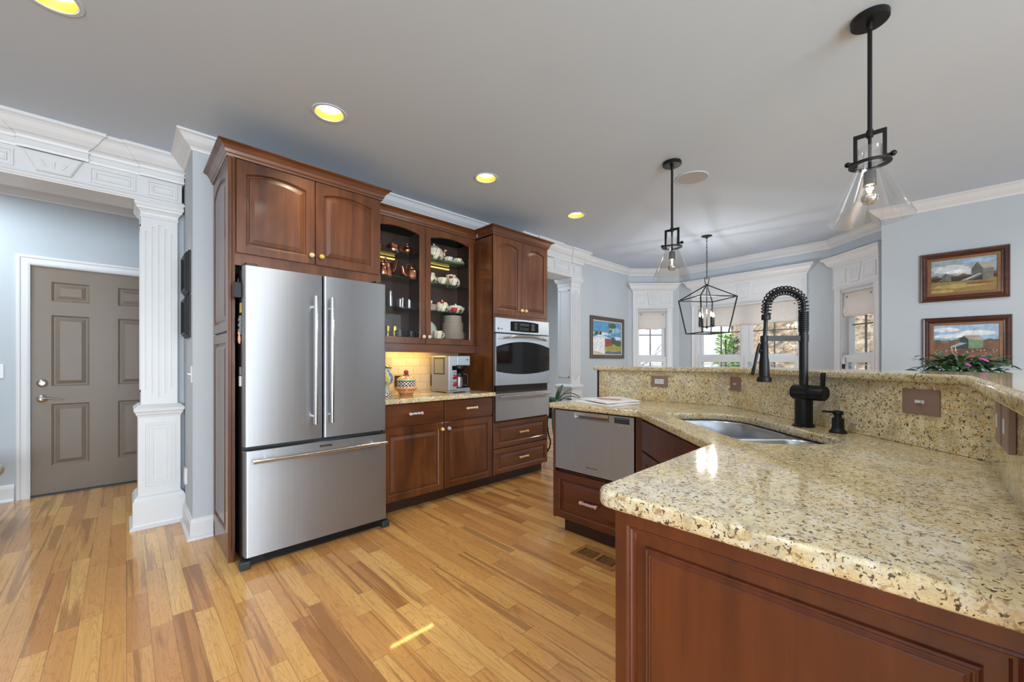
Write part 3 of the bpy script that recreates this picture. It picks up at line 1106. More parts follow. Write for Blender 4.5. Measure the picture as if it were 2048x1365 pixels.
# ---- cabinet round the refrigerator
fc = thing('fridge_cabinet', 'tall brown cabinet surround with arched doors above the steel refrigerator', 'cabinet', (0.92, 3.2, 0))
b = MB()
b.box(0.462, 2.90, 0.0, 0.476, 3.455, 2.44).box(1.388, YF, 1.79, 1.41, 3.455, 2.44).box(1.388, YF, 0.0, 1.408, 3.455, 1.79)
b.box(0.476, YF, 1.83, 1.388, 3.455, 2.46).box(0.476, 2.905, 1.795, 1.41, 2.925, 1.868)
b.box(0.4415, 2.897, 0.0, 0.4765, 2.925, 2.44)
b.tube([(0.452, 2.896, 0.075), (0.452, 2.896, 2.43)], 0.0085, 10)
b.tube([(0.468, 2.896, 0.0), (0.468, 2.896, 2.43)], 0.005, 8)
b.build('carcass', 'wood', fc)
sp = MB((0.463, 3.455, 0.10), -pi / 2)
panel_door(sp, 0.532, 1.285, 0.021, 0.062)
sp.at((0.463, 3.455, 1.395), -pi / 2)
panel_door(sp, 0.532, 1.045, 0.021, 0.062, 0.05)
sp.at((0, 0, 0)).box(0.445, 2.92, 0, 0.463, 3.455, 0.10)
sp.build('side_panel', 'wood', fc)
MB().sweep(CABC, [(0.4415, 3.458), (0.4415, 2.895), (1.411, 2.895), (1.411, 3.108)], 2.515).build('crown_moulding', 'wood_h', fc)
d1 = cab_door(fc, 0.482, 0.931, 1.868, 2.438, YF, 0.028)
knob(d1, (0.905, YF - 0.021, 1.925), (0, -1, 0), 'cream', 'gold')
d2 = cab_door(fc, 0.936, 1.388, 1.868, 2.438, YF, 0.028)
knob(d2, (0.968, YF - 0.021, 1.925), (0, -1, 0), 'gold', 'yellow')

# ---- the refrigerator
fr = thing('refrigerator', 'stainless French-door refrigerator with bottom freezer drawer', 'refrigerator', (0.93, 3.1, 0))
MB().box(0.502, 2.802, 0.03, 1.366, 3.42, 1.762).build('body', 'dark_grey', fr, 0.004)


def steel_front(name, x0, x1, z0, z1, parent):
    mb = MB()
    y0, y1, r = 2.733, 2.796, 0.016
    # rounded vertical edges
    prof = [(x0, y1)] + [(x0 + r - r * cos(a), y0 + r - r * sin(a)) for a in [i * pi / 2 / 6 for i in range(7)]] + \
           [(x1 - r + r * sin(a), y0 + r - r * cos(a)) for a in [i * pi / 2 / 6 for i in range(7)]] + [(x1, y1)]
    mb.smooth = True
    mb.loops([[(x, y, z) for x, y in prof] for z in (z0, z1)], True, True, True, True)
    return mb.build(name, 'steel', parent, angle=50)


fd1 = steel_front('door', 0.493, 0.927, 0.711, 1.767, fr)
fd2 = steel_front('door', 0.932, 1.368, 0.711, 1.767, fr)
fd3 = steel_front('freezer_drawer', 0.497, 1.372, 0.066, 0.684, fr)
for p, x, off in ((fd1, 0.868, -0.008), (fd2, 0.968, 0.008)):
    h = MB()
    h.tube([(x, 2.678, 0.812), (x, 2.678, 1.622)], 0.0125, 16)
    for z in (0.862, 1.556):
        h.tube([(x, 2.68, z), (x + off, 2.735, z)], 0.008, 10)
    h.build('handle', 'chrome', p)
h = MB()
h.tube([(0.527, 2.678, 0.629), (1.348, 2.678, 0.629)], 0.0125, 16)
for x in (0.60, 1.262):
    h.tube([(x, 2.68, 0.629), (x, 2.735, 0.634)], 0.008, 10)
h.build('handle', 'chrome', fd3)
bd = MB()
bd.box(0.905, 2.7312, 0.649, 0.985, 2.7335, 0.664)
bd.m = 1
for i in range(9):
    bd.box(0.915 + i * 0.007, 2.7306, 0.654, 0.919 + i * 0.007, 2.7314, 0.660)
bd.build('badge', ['chrome', 'dark_grey'], fd3)
g = MB()
g.box(0.52, 2.772, 0.006, 1.36, 2.80, 0.058)
for i in range(4):
    g.box(0.60, 2.766, 0.016 + i * 0.010, 1.30, 2.773, 0.021 + i * 0.010)
g.build('toe_grille', 'black', fr)
for x in (0.472, 1.338):
    MB().box(x, 2.728, 0.0, x + 0.056, 2.79, 0.048).build('foot', 'dark_grey', fr, 0.008)
MB().box(0.495, 2.80, 0.03, 0.504, 3.40, 1.75).build('side_skin', 'black', fr)
for x in (0.500, 1.290):
    c = MB()
    c.loops([[(x, 2.744, 1.766), (x + 0.075, 2.744, 1.766), (x + 0.075, 2.86, 1.766), (x, 2.86, 1.766)], [(x + 0.004, 2.752, 1.790), (x + 0.062, 2.766, 1.790), (x + 0.062, 2.86, 1.793), (x + 0.004, 2.86, 1.793)]], True, True)
    c.build('hinge_cover', 'black', fr, 0.006)

# ---- things stuck on the fridge's side
t = MB()
t.box(0.458, 2.806, 1.585, 0.4945, 2.850, 1.675)
t.tube([(0.482, 2.830, 1.655), (0.482, 2.824, 1.690), (0.486, 2.838, 1.700)], 0.007, 8)
t.m = 1
t.tube([(0.470, 2.826, 1.63), (0.466, 2.826, 1.63)], 0.005, 8)
tag(t.build('magnet_clip', ['iron', 'chrome'], None, 0.003), 'black magnetic clip high on the side of the refrigerator', 'clip')
tag(MB().box(0.490, 2.808, 1.498, 0.495, 2.846, 1.556).build('fridge_magnet', 'k_gold', None, 0.001), 'yellow square magnet on the side of the refrigerator', 'magnet')
t = MB()
for i in range(7):
    z = 1.48 - i * 0.016
    t.box(0.486 - 0.004 * (i % 2), 2.812 + 0.001 * i, z - 0.015, 0.495, 2.84 + 0.001 * i, z)
tag(t.build('photo_strip', 'grey', None), 'grey curled photo strip on the side of the refrigerator', 'photo')
t = MB()
t.sphere((0.487, 2.826, 1.342), 0.02, 14, 0.4, 0.7, 1.5)
t.sphere((0.485, 2.826, 1.375), 0.011, 12, 0.6, 1, 1)
tag(t.build('magnet_figure', 'k_peach', None), 'small peach coloured figure magnet on the side of the refrigerator', 'magnet')
t = MB()
t.box(0.488, 2.812, 1.128, 0.495, 2.842, 1.176)
t.m = 1
t.add([(0.487, 2.812, 1.062), (0.487, 2.846, 1.062), (0.487, 2.846, 1.122), (0.487, 2.812, 1.122), (0.494, 2.812, 1.062), (0.494, 2.846, 1.062), (0.494, 2.846, 1.122), (0.494, 2.812, 1.122)],
      [(0, 1, 2, 3), (4, 5, 6, 7), (0, 1, 5, 4), (2, 3, 7, 6), (0, 3, 7, 4), (1, 2, 6, 5)])
tag(t.build('paper_note', ['grey', 'white'], None), 'folded white note lowest on the side of the refrigerator', 'note')

# ---- glass-front wall cabinet
gc = thing('glass_cabinet', 'brown wall cabinet with two arched glass doors full of copper and crockery', 'cabinet', (1.975, 3.3, 1.30))
YG = 3.186
b = MB()
b.box(1.412, YG, 1.36, 1.43, 3.455, 2.44).box(2.527, YG, 1.36, 2.545, 3.455, 2.44).box(1.43, YG, 1.36, 2.527, 3.455, 1.422).box(1.43, YG, 2.40, 2.527, 3.455, 2.44)
b.box(1.412, 3.17, 1.298, 2.545, 3.192, 1.362).box(1.412, 3.165, 1.29, 2.545, 3.20, 1.300)
b.build('carcass', 'wood_h', gc)
b = MB()
b.box(1.43, 3.44, 1.42, 2.527, 3.455, 2.40).box(1.958, YG + 0.004, 1.422, 1.974, 3.44, 2.40)
for x in (1.62, 1.79, 2.14, 2.33):
    b.box(x - 0.002, 3.437, 1.42, x + 0.002, 3.441, 2.40)
b.box(1.43, 3.20, 1.422, 1.434, 3.44, 2.40).box(2.523, 3.20, 1.422, 2.527, 3.44, 2.40)
b.build('interior_lining', 'wood_dark', gc)
for z in (2.18, 1.955, 1.69):
    for x0, x1 in ((1.434, 1.957), (1.975, 2.522)):
        MB().box(x0, 3.205, z - 0.008, x1, 3.432, z).build('glass_shelf', 'green_glass', gc)
for x0, x1 in ((1.46, 1.80), (2.0, 2.41)):
    MB().box(x0, 3.424, 2.152, x1, 3.438, 2.162).build('light_strip', 'strip', gc)
MB().sweep(CABC, [(1.4135, 3.166), (2.545, 3.166)], 2.515).build('crown_moulding', 'wood_h', gc)
MB().box(1.412, 3.17, 2.40, 2.545, 3.455, 2.46).build('top_rail', 'wood_h', gc)
for x0, x1, kx, c1, c2 in ((1.416, 1.964, 1.938, 'cream', 'pink'), (1.968, 2.528, 1.996, 'white', 'mint')):
    dd = cab_door(gc, x0, x1, 1.366, 2.436, YG, 0.032, glass=True)
    MB().box(x0 + 0.05, YG - 0.010, 1.366 + 0.05, x1 - 0.05, YG - 0.007, 2.38).build('pane', 'glass', dd)
    knob(dd, (kx, YG - 0.021, 1.432), (0, -1, 0), c1, c2)
uc = MB()
uc.box(1.68, 3.28, 1.338, 2.15, 3.33, 1.357)
uc.m = 1
uc.box(1.70, 3.293, 1.330, 2.13, 3.317, 1.339)
M['under_strip'] = emitter('under_cabinet_lamp', (255, 205, 110), 30)
tag(uc.build('under_cabinet_light', ['plastic_white', 'under_strip'], None), 'slim warm light bar under the glass cabinet', 'light')

# ---- base cabinet, its stone top and the tiles behind
bc = thing('base_cabinet', 'brown base cabinet with two drawers and two doors beside the refrigerator', 'cabinet', (1.98, 3.2, 0))
b = MB()
b.box(1.412, YF, 0.10, 2.543, 3.455, 0.874)
b.build('carcass', 'wood', bc)
MB().box(1.412, 2.985, 0.0, 2.543, 3.44, 0.10).build('toe_kick', 'kick', bc)
for x0, x1, cb, c1, c2 in ((1.418, 1.980, 'pink', 'blue', 'white'), (1.990, 2.540, 'yellow', 'pink', 'cream')):
    s_ = slab(bc, x0, x1, 0.692, 0.864, YF)
    pull(s_, ((x0 + x1) / 2 + (0.0 if x0 < 1.5 else 0.01), YF - 0.021, 0.785), (1, 0, 0), (0, -1, 0), cb, c1, c2)
dd = cab_door(bc, 1.418, 1.980, 0.106, 0.682, YF)
knob(dd, (1.952, YF - 0.021, 0.628), (0, -1, 0), 'gold', 'cream')
dd = cab_door(bc, 1.990, 2.540, 0.106, 0.682, YF)
knob(dd, (2.020, YF - 0.021, 0.628), (0, -1, 0), 'blue', 'white')
tag(curve_plate('countertop', [[(1.4115, 2.858), (2.5475, 2.858), (2.5475, 3.447), (1.4115, 3.447)]], 0.875, 0.914, 'granite', None, 0.008), 'speckled granite countertop under the glass cabinet', 'countertop')
tag(S(MB().box(1.41, 3.448, 0.914, 2.545, 3.46, 1.36).build('trim_6', 'tile')), 'cream travertine tile backsplash behind the coffee maker', 'tile')

# ---- tall oven cabinet
oc = thing('oven_cabinet', 'tall brown cabinet housing the wall oven with arched doors on top', 'cabinet', (2.95, 3.2, 0))
X0, X1 = 2.548, 3.346
b = MB()
b.box(X0, 2.90, 0.10, X0 + 0.016, 3.455, 2.44).box(X1 - 0.016, 2.90, 0.10, X1, 3.455, 2.44)
b.box(X0 + 0.016, YF, 1.64, X1 - 0.016, 3.455, 2.44).box(X0 + 0.016, YF, 0.10, X1 - 0.016, 3.455, 0.62)
b.box(X0 + 0.016, 2.90, 0.897, X1 - 0.016, 3.4, 0.912).box(X0 + 0.016, 2.90, 1.638, X1 - 0.016, 2.93, 1.672).box(X0 + 0.016, 3.40, 0.60, X1 - 0.016, 3.455, 1.66)
b.box(X0, 2.896, 0.10, X0 + 0.012, 2.91, 2.44)
b.build('carcass', 'wood', oc)
MB().box(X0, 2.985, 0.0, X1, 3.44, 0.10).build('toe_kick', 'kick', oc)
MB().sweep(CABC, [(X0, 3.108), (X0, 2.895), (X1, 2.895), (X1, 3.458)], 2.515).build('crown_moulding', 'wood_h', oc)
MB().box(X0, 2.90, 2.43, X1, 3.455, 2.46).build('top_rail', 'wood_h', oc)
dd = cab_door(oc, X0 + 0.013, 2.950, 1.672, 2.434, YF, 0.034, frame=0.055)
knob(dd, (2.925, YF - 0.021, 1.728), (0, -1, 0), 'cream', 'yellow')
dd = cab_door(oc, 2.955, X1 - 0.003, 1.672, 2.434, YF, 0.034, frame=0.055)
knob(dd, (2.982, YF - 0.021, 1.728), (0, -1, 0), 'yellow', 'cream')
for z0, z1, cb, c1, c2 in ((0.360, 0.612, 'gold', 'yellow', 'pink'), (0.106, 0.350, 'yellow', 'pink', 'white')):
    dd = cab_door(oc, X0 + 0.013, X1 - 0.003, z0, z1, YF, 0, 'wood_h', 0.048, 'drawer')
    pull(dd, (2.955, YF - 0.021, (z0 + z1) / 2 + 0.002), (1, 0, 0), (0, -1, 0), cb, c1, c2)

# ---- wall oven
ov = thing('wall_oven', 'stainless wall oven with black bowed window and arched handle', 'oven', (2.95, 3.1, 0.94))
OX0, OX1 = 2.556, 3.338
MB().box(OX0 + 0.012, 2.896, 0.915, OX1 - 0.012, 3.38, 1.632).build('body', 'black', ov)
cp = MB().box(OX0, 2.868, 1.489, OX1, 2.8955, 1.636).build('control_panel', 'steel_h', ov, 0.004)
ds = MB()
top = [(2.755 + (3.165 - 2.755) * i / 12, 1.606 + 0.010 * (1 - (2 * i / 12 - 1) ** 2)) for i in range(13)]
bot = [(3.165 - (3.165 - 2.755) * i / 12, 1.512 - 0.004 * (1 - (2 * i / 12 - 1) ** 2)) for i in range(13)]
ds.loops([[(x, 2.869, z) for x, z in top + bot], [(x, 2.8655, z) for x, z in top + bot]], False, True)
do = ds.build('display', 'black_glass', cp)
bt = MB()
for gx, n, m in ((2.812, 2, 4), (3.055, 3, 4)):
    for i in range(n):
        for j in range(m):
            bt.box(gx + i * 0.018, 2.8645, 1.530 + j * 0.018, gx + i * 0.018 + 0.011, 2.8656, 1.539 + j * 0.018)
for i in range(8):
    for j in range(2):
        bt.box(2.885 + i * 0.017, 2.8645, 1.528 + j * 0.016, 2.885 + i * 0.017 + 0.006, 2.8656, 1.535 + j * 0.016)
bt.m = 1
bt.box(2.885, 2.8645, 1.570, 3.02, 2.8656, 1.596)
bt.build('buttons', ['grey', 'dark_grey'], do)
lg = MB()
lg.tube([(2.592, 2.8685, 1.528), (2.592, 2.8665, 1.528)], 0.0095, 18)
lg.build('logo', 'dark_grey', cp)
text_mesh('lettering', 'Profile', 0.016, (2.632, 2.8672, 1.528), 0, 'dark_grey', cp)
od = MB().box(OX0 + 0.006, 2.862, 0.972, OX1 - 0.004, 2.8955, 1.482).build('oven_door', 'steel_h', ov, 0.005)
n = 20
wx0, wx1 = OX0 + 0.006, OX1 - 0.004
top = [(wx0 + (wx1 - wx0) * i / n, 1.352 + 0.056 * (1 - (2 * i / n - 1) ** 2)) for i in range(n + 1)]
bot = [(wx1 - (wx1 - wx0) * i / n, 1.112 - 0.034 * (1 - (2 * i / n - 1) ** 2)) for i in range(n + 1)]
wn = MB()
wn.loops([[(x, 2.864, z) for x, z in top + bot], [(x, 2.8595, z) for x, z in top + bot]], False, True)
wn.build('window_glass', 'black_glass', od)
hp = [(2.60 + 0.69 * i / 24, 2.858 - 0.052 * (1 - (2 * i / 24 - 1) ** 4), 1.432 + 0.030 * (1 - (2 * i / 24 - 1) ** 2)) for i in range(25)]
hh = MB()
hh.tube(hp, [0.006 + 0.0085 * (1 - (2 * i / 24 - 1) ** 2) for i in range(25)], 12)
hh.build('handle', 'chrome', od)
MB().box(OX0 + 0.012, 2.880, 0.914, OX1 - 0.02, 2.8965, 0.970).build('vent_gap', 'black', ov)

# ---- warming drawer
wd = thing('warming_drawer', 'stainless warming drawer below the wall oven', 'drawer', (2.95, 3.1, 0.62))
MB().box(OX0 + 0.012, 2.896, 0.628, OX1 - 0.012, 3.36, 0.893).build('body', 'black', wd)
fp = MB().box(OX0, 2.866, 0.630, OX1, 2.8955, 0.894).build('front_panel', 'steel', wd, 0.004)
h = MB()
h.tube([(OX0 + 0.02, 2.832, 0.868), (OX1 - 0.006, 2.832, 0.868)], 0.0085, 12)
for x in (OX0 + 0.05, OX1 - 0.05):
    h.tube([(x, 2.834, 0.868), (x, 2.868, 0.868)], 0.006, 8)
h.build('handle', 'chrome', fp)

# ================================================================== PENINSULA
R90 = -pi / 2
CZ0, CZ1 = 0.875, 0.914

dc = thing('dishwasher_cabinet', 'red brown cabinet holding the dish drawer with one drawer below', 'cabinet', (2.5, 1.5, 0))
b = MB()
b.box(2.212, 1.838, 0.10, 2.82, 1.860, 0.872).box(2.235, 1.215, 0.10, 2.82, 1.838, 0.44).box(2.212, 1.168, 0.10, 2.82, 1.214, 0.872).box(2.81, 1.214, 0.44, 2.832, 1.86, 0.872)
b.build('carcass', 'wood_red', dc)
MB().box(2.278, 1.17, 0.0, 2.80, 1.805, 0.10).build('toe_kick', 'kick', dc)
dw = MB((2.232, 1.848, 0.106), R90)
panel_door(dw, 0.632, 0.322, 0.021, 0.050)
dwo = dw.build('drawer', 'wood_red_h', dc)
pull(dwo, (2.211, 1.545, 0.262), (0, -1, 0), (-1, 0, 0), 'peach', 'lilac', 'pink', 0.115)

di = thing('dishwasher', 'stainless single dish drawer under the granite peninsula', 'dishwasher', (2.5, 1.53, 0.44))
MB().box(2.24, 1.222, 0.446, 2.80, 1.832, 0.866).build('tub', 'black', di)
f = MB((2.236, 1.833, 0.456), R90)
FW, FH = 0.611, 0.411
cell = (0.165, 0.438, 0.362, 0.408)
door_face(f, FW, FH, [], -0.030)
f.v, f.f, f.mi, f.sm = [], [], [], []
xs, zs = [0, cell[0], cell[1], FW], [0, cell[2], cell[3], FH]
for i in range(3):
    for j in range(3):
        if i == 1 and j == 1:
            continue
        f.add([(xs[i], -0.030, zs[j]), (xs[i + 1], -0.030, zs[j]), (xs[i + 1], -0.030, zs[j + 1]), (xs[i], -0.030, zs[j + 1])], [(0, 1, 2, 3)])
f.add([(0, -0.030, 0), (FW, -0.030, 0), (FW, -0.030, FH), (0, -0.030, FH), (0, 0, 0), (FW, 0, 0), (FW, 0, FH), (0, 0, FH)], [(0, 1, 5, 4), (1, 2, 6, 5), (2, 3, 7, 6), (3, 0, 4, 7)])
fo = f.build('front_panel', 'steel', di)
hd = MB((2.236, 1.833, 0.456), R90)
x0, x1, z0, z1 = cell
hd.loops([[(x0, -0.030, z0), (x1, -0.030, z0), (x1, -0.030, z1), (x0, -0.030, z1)], [(x0 + 0.002, -0.033, z0 + 0.002), (x1 - 0.002, -0.033, z0 + 0.002), (x1 - 0.002, -0.033, z1), (x0 + 0.002, -0.033, z1)],
          [(x0 + 0.010, -0.030, z0 + 0.008), (x1 - 0.010, -0.030, z0 + 0.008), (x1 - 0.010, -0.030, z1 - 0.018), (x0 + 0.010, -0.030, z1 - 0.018)],
          [(x0 + 0.016, -0.006, z0 + 0.022), (x1 - 0.010, -0.006, z0 + 0.022), (x1 - 0.010, -0.008, z1 - 0.020), (x0 + 0.016, -0.008, z1 - 0.020)]], False, True)
hd.build('handle', 'chrome', fo)
dp = MB((2.236, 1.833, 0.456), R90)
dp.box(0.476, -0.0315, 0.366, 0.580, -0.029, 0.402)
dp.m = 1
for i in range(12):
    dp.box(0.482 + i * 0.008, -0.0322, 0.393, 0.487 + i * 0.008, -0.0314, 0.398)
dp.build('display', ['dark_grey', 'grey'], fo)
for i in range(4):
    bb = MB((2.236, 1.833, 0.456), R90)
    bb.tube([(0.490 + i * 0.024, -0.028, 0.350), (0.490 + i * 0.024, -0.033, 0.350)], 0.0068, 14)
    bb.build('button', 'chrome', fo)
text_mesh('lettering', 'FISHER & PAYKEL', 0.0115, (2.2055, 1.527, 0.502), R90, 'dark_grey', fo)

# ---- diagonal sink cabinet
R135 = -3 * pi / 4
sk = thing('sink_cabinet', 'red brown diagonal cabinet under the sink', 'cabinet', (2.0, 0.7, 0))
P0 = (2.212, 1.167)
LD = 0.936
b = MB((P0[0], P0[1], 0), R135)
b.box(0.0, 0.0, 0.10, LD, 0.018, 0.872)
b.build('carcass', 'wood_red', sk)
b = MB((P0[0], P0[1], 0), R135)
b.box(0.05, 0.07, 0.0, LD - 0.05, 0.09, 0.10)
b.build('toe_kick', 'kick', sk)
ff = MB((P0[0], P0[1], 0.692), R135).box(0.020, -0.021, 0, LD - 0.020, 0, 0.170)
ff.build('false_drawer', 'wood_red', sk, 0.004)
for a0, a1, kx in ((0.020, 0.463, 0.435), (0.472, LD - 0.020, 0.50)):
    q = MB((P0[0] + cos(R135) * a0, P0[1] + sin(R135) * a0, 0.106), R135)
    panel_door(q, a1 - a0, 0.576, 0.021, 0.055)
    qo = q.build('door', 'wood_red', sk)
    kp = Vector((P0[0], P0[1], 0)) + Vector((cos(R135), sin(R135), 0)) * kx + Vector((-0.7071, 0.7071, 0)) * 0.021
    knob(qo, (kp.x, kp.y, 0.63), (-1, 1, 0), 'cream', 'pink')

# ---- end cabinet of the near leg
ec = thing('peninsula_cabinet', 'red brown cabinet with a raised end panel nearest the camera', 'cabinet', (1.2, 0.2, 0))
b = MB()
b.box(0.832, -0.125, 0.0, 1.548, 0.478, 0.874)
b.build('carcass', 'wood_red', ec)
e = MB((0.832, 0.498, 0.0), R90)
e.box(0.0, -0.021, 0.0, 0.622, 0.0, 0.09)
e.at((0.832, 0.498, 0.09), R90)
panel_door(e, 0.622, 0.784, 0.021, 0.036, beaded=True)
e.build('end_panel', 'wood_red', ec)
for a0, a1 in ((0.845, 1.19), (1.20, 1.535)):
    q = MB((a1, 0.478, 0.106), pi)
    panel_door(q, a1 - a0, 0.576)
    qo = q.build('door', 'wood_red', ec)
    knob(qo, ((a1 - 0.03) if a0 < 1 else a0 + 0.03, 0.499, 0.63), (0, 1, 0), 'pink', 'cream')
    s_ = MB().box(a0, 0.478, 0.692, a1, 0.499, 0.864).build('drawer', 'wood_red', ec, 0.004)
    pull(s_, ((a0 + a1) / 2, 0.499, 0.78), (1, 0, 0), (0, 1, 0), 'cream', 'yellow', 'pink')

# ---- stone: worktop with sink cut-out, upstand, raised bar
Q2 = sqrt(2.0)


def uv(u, v):
    return ((u + v) / Q2, (u - v) / Q2)


TOP = rounded([(0.785, 0.542), (1.528, 0.542), (2.190, 1.185), (2.190, 1.886), (2.8535, 1.886), (2.8535, 0.879), (1.828, -0.146), (0.785, -0.146)],
              [0.045, 0.03, 0.06, 0.012, 0, 0, 0, 0], 8)
HOLE = rounded([uv(1.455, 0.835), uv(2.300, 0.835), uv(2.300, 1.222), uv(1.455, 1.222)], [0.10, 0.035, 0.18, 0.14], 10)
wt = tag(curve_plate('granite_worktop', [TOP, HOLE], CZ0, CZ1, 'granite', None, 0.010), 'cream and gold granite worktop of the angled peninsula', 'countertop')
tag(MB().prism([(2.840, 1.893), (2.840, 0.885), (1.825, -0.130), (0.70, -0.130), (0.70, -0.150), (1.833, -0.150), (2.860, 0.877), (2.860, 1.893)], 0.9145, 1.136).build('granite_upstand', 'granite', None, 0.002),
    'granite upstand behind the sink carrying the taupe outlets', 'backsplash')
pw = MB()
pw.prism([(2.8605, 1.893), (2.8605, 0.877), (1.833, -0.1505), (0.70, -0.1505), (0.70, -0.27), (1.882, -0.27), (2.98, 0.828), (2.98, 1.893)], 0.0, 1.136)
S(tag(pw.build('wall_peninsula', 'wall'), 'low wall behind the granite upstand', 'wall'))
tag(S(MB().box(2.836, 1.8935, 0.0, 2.985, 1.908, 1.136).build('trim_7', 'kick')), 'dark brown wood end strip of the low bar wall', 'trim')
BAR = rounded([(2.790, 1.925), (2.790, 0.877), (1.828, -0.085), (0.66, -0.085), (0.66, -0.53), (1.985, -0.53), (3.235, 0.72), (3.235, 1.925)], [0.01, 0, 0, 0.03, 0.03, 0.03, 0.03, 0.01], 6)
tag(curve_plate('granite_bar_top', [BAR], 1.1365, 1.168, 'granite', None, 0.009), 'raised granite bar top over the upstand', 'bar top')

# ---- sink
si = thing('kitchen_sink', 'stainless undermount sink with two rounded bowls', 'sink', (uv(1.85, 1.02)[0], uv(1.85, 1.02)[1], 0.69))


def bowl(u0, u1, v0, v1, radii, depth):
    loops = []
    for ins, z in ((0.0, 0.8725), (0.004, 0.866), (0.008, 0.80), (0.014, 0.8745 - depth + 0.05), (0.026, 0.8745 - depth + 0.022), (0.052, 0.8745 - depth + 0.004), (0.09, 0.8745 - depth)):
        k = max(0.02, 1 - 0.0 * ins)
        pts = rounded([uv(u0 + ins, v0 + ins), uv(u1 - ins, v0 + ins), uv(u1 - ins, v1 - ins), uv(u0 + ins, v1 - ins)], [max(0.015, r - ins * 0.6) for r in radii], 8)
        loops.append([(x, y, z) for x, y in pts])
    mb = MB()
    mb.loops(loops, False, True, True, True)
    return mb.build('bowl', 'sink', si, angle=70)


RA, RB = [0.06, 0.035, 0.17, 0.09], [0.08, 0.06, 0.07, 0.12]
bowl(1.778, 2.295, 0.840, 1.217, RA, 0.20)
bowl(1.462, 1.748, 0.840, 1.217, RB, 0.17)
HA = rounded([uv(1.778, 0.840), uv(2.295, 0.840), uv(2.295, 1.217), uv(1.778, 1.217)], RA, 8)
HB = rounded([uv(1.462, 0.840), uv(1.748, 0.840), uv(1.748, 1.217), uv(1.462, 1.217)], RB, 8)
OUT = [uv(1.42, 0.80), uv(2.33, 0.80), uv(2.33, 1.25), uv(1.42, 1.25)]
curve_plate('rim', [OUT, HA, HB], 0.8705, 0.8742, 'sink', si)
for u in (2.0, 1.605):
    x, y = uv(u, 1.03)
    MB().lathe([(0, 0.004), (0.030, 0.004), (0.040, 0.002), (0.042, 0.0)], (x, y, 0.6745 if u > 1.8 else 0.7045), 20).build('drain', 'chrome', si)

# ---- faucet (local x = spout direction, towards the sink)
FX, FY = 2.216, 0.385
fa = thing('kitchen_faucet', 'tall matte black spring faucet behind the sink', 'faucet', (FX, FY, CZ1))


def fmb():
    return MB((FX, FY, 0), 3 * pi / 4)


b = fmb()
b.lathe([(0, 0.9142), (0.0425, 0.9142), (0.0425, 0.920), (0.038, 0.924), (0.0345, 0.926), (0.0345, 1.066), (0.030, 1.072), (0, 1.072)], seg=32)
b.build('base', 'matte_black', fa)
v = fmb()
ax = Vector((-0.36, 0.93, 0)).normalized()
p0, p1 = Vector((0.016, -0.006, 1.070)) - ax * 0.024, Vector((0, 0, 1.070)) + ax * 0.090
v.tube([p0, p0 + ax * 0.004, p0 + ax * 0.076, p0 + ax * 0.0765, p0 + ax * 0.078, p0 + ax * 0.0785, p1 - ax * 0.002, p1], [0.031, 0.034, 0.034, 0.032, 0.032, 0.034, 0.034, 0.031], 28)
v.build('valve_body', 'matte_black', fa)
lv = fmb()
q = Vector((0, 0, 1.072)) + ax * 0.080
sd = Vector((-ax.y, ax.x, 0))
L = []
for z, wv in ((1.050, 0.0115), (1.10, 0.012), (1.160, 0.0145)):
    off = (z - 1.07) * 0.02
    L.append([tuple(q + sd * (k * wv) + ax * (off + t_)) [:2] + (z,) for k, t_ in ((-1, -0.003), (1, -0.003), (1, 0.004), (-1, 0.004))])
lv.loops(L, True, True)
lv.build('lever', 'matte_black', fa, 0.0015)
po = fmb()
po.lathe([(0.0, 1.07), (0.0175, 1.07), (0.0175, 1.345), (0, 1.345)], seg=24)
po.lathe([(0.0182, 1.088), (0.0188, 1.089), (0.0182, 1.0905)], seg=24)
for i in range(11):
    z = 1.345 + i * 0.0083
    po.lathe([(0.017, z), (0.0205, z + 0.0018), (0.0205, z + 0.0060), (0.017, z + 0.0078)], seg=22)
po.lathe([(0.0, 1.345), (0.0168, 1.345), (0.0168, 1.436), (0.0, 1.436)], seg=20)
po.build('riser', 'matte_black', fa)
arc = [(0.0, 0, 1.43), (0.0, 0, 1.452)]
ra = 0.083
for i in range(1, 24):
    a = pi * i / 24
    arc.append((ra - ra * cos(a), 0, 1.462 + 0.070 * sin(a)))
arc += [(0.1665, 0, 1.452), (0.1690, 0, 1.425)]
ho = fmb()
ho.tube(arc, 0.0095, 12)
ho.tube([(0.1690, 0, 1.425), (0.1715, 0, 1.36), (0.1775, 0, 1.285)], 0.0085, 10)
ho.build('hose', 'matte_black', fa)
co_ = fmb()
A = [Vector(p) for p in arc]
cum = [0.0]
for i in range(1, len(A)):
    cum.append(cum[-1] + (A[i] - A[i - 1]).length)
turns, N = 21, 21 * 18
pts = []
for k in range(N + 1):
    sp_ = cum[-1] * k / N
    i = max(j for j in range(len(cum)) if cum[j] <= sp_ + 1e-9)
    i = min(i, len(A) - 2)
    u = (sp_ - cum[i]) / (cum[i + 1] - cum[i])
    c = A[i].lerp(A[i + 1], u)
    d = (A[i + 1] - A[i]).normalized()
    sd2 = Vector((0, 1, 0))
    up2 = d.cross(sd2)
    th = 2 * pi * turns * k / N
    pts.append(c + (sd2 * cos(th) + up2 * sin(th)) * 0.0185)
co_.tube(pts, 0.0031, 6)
co_.build('spring', 'matte_black', fa)
hl = fmb()
hl.lathe([(0, 1.398), (0.0175, 1.398), (0.0185, 1.402), (0.0185, 1.418), (0.0165, 1.424), (0, 1.424)], (0.1692, 0, 0), 20)
hl.build('collar', 'matte_black', fa)
ar = fmb()
ar.box(0.012, -0.006, 1.302, 0.170, 0.006, 1.326)
ar.lathe([(0.0195, 1.298), (0.0195, 1.330)], seg=20)
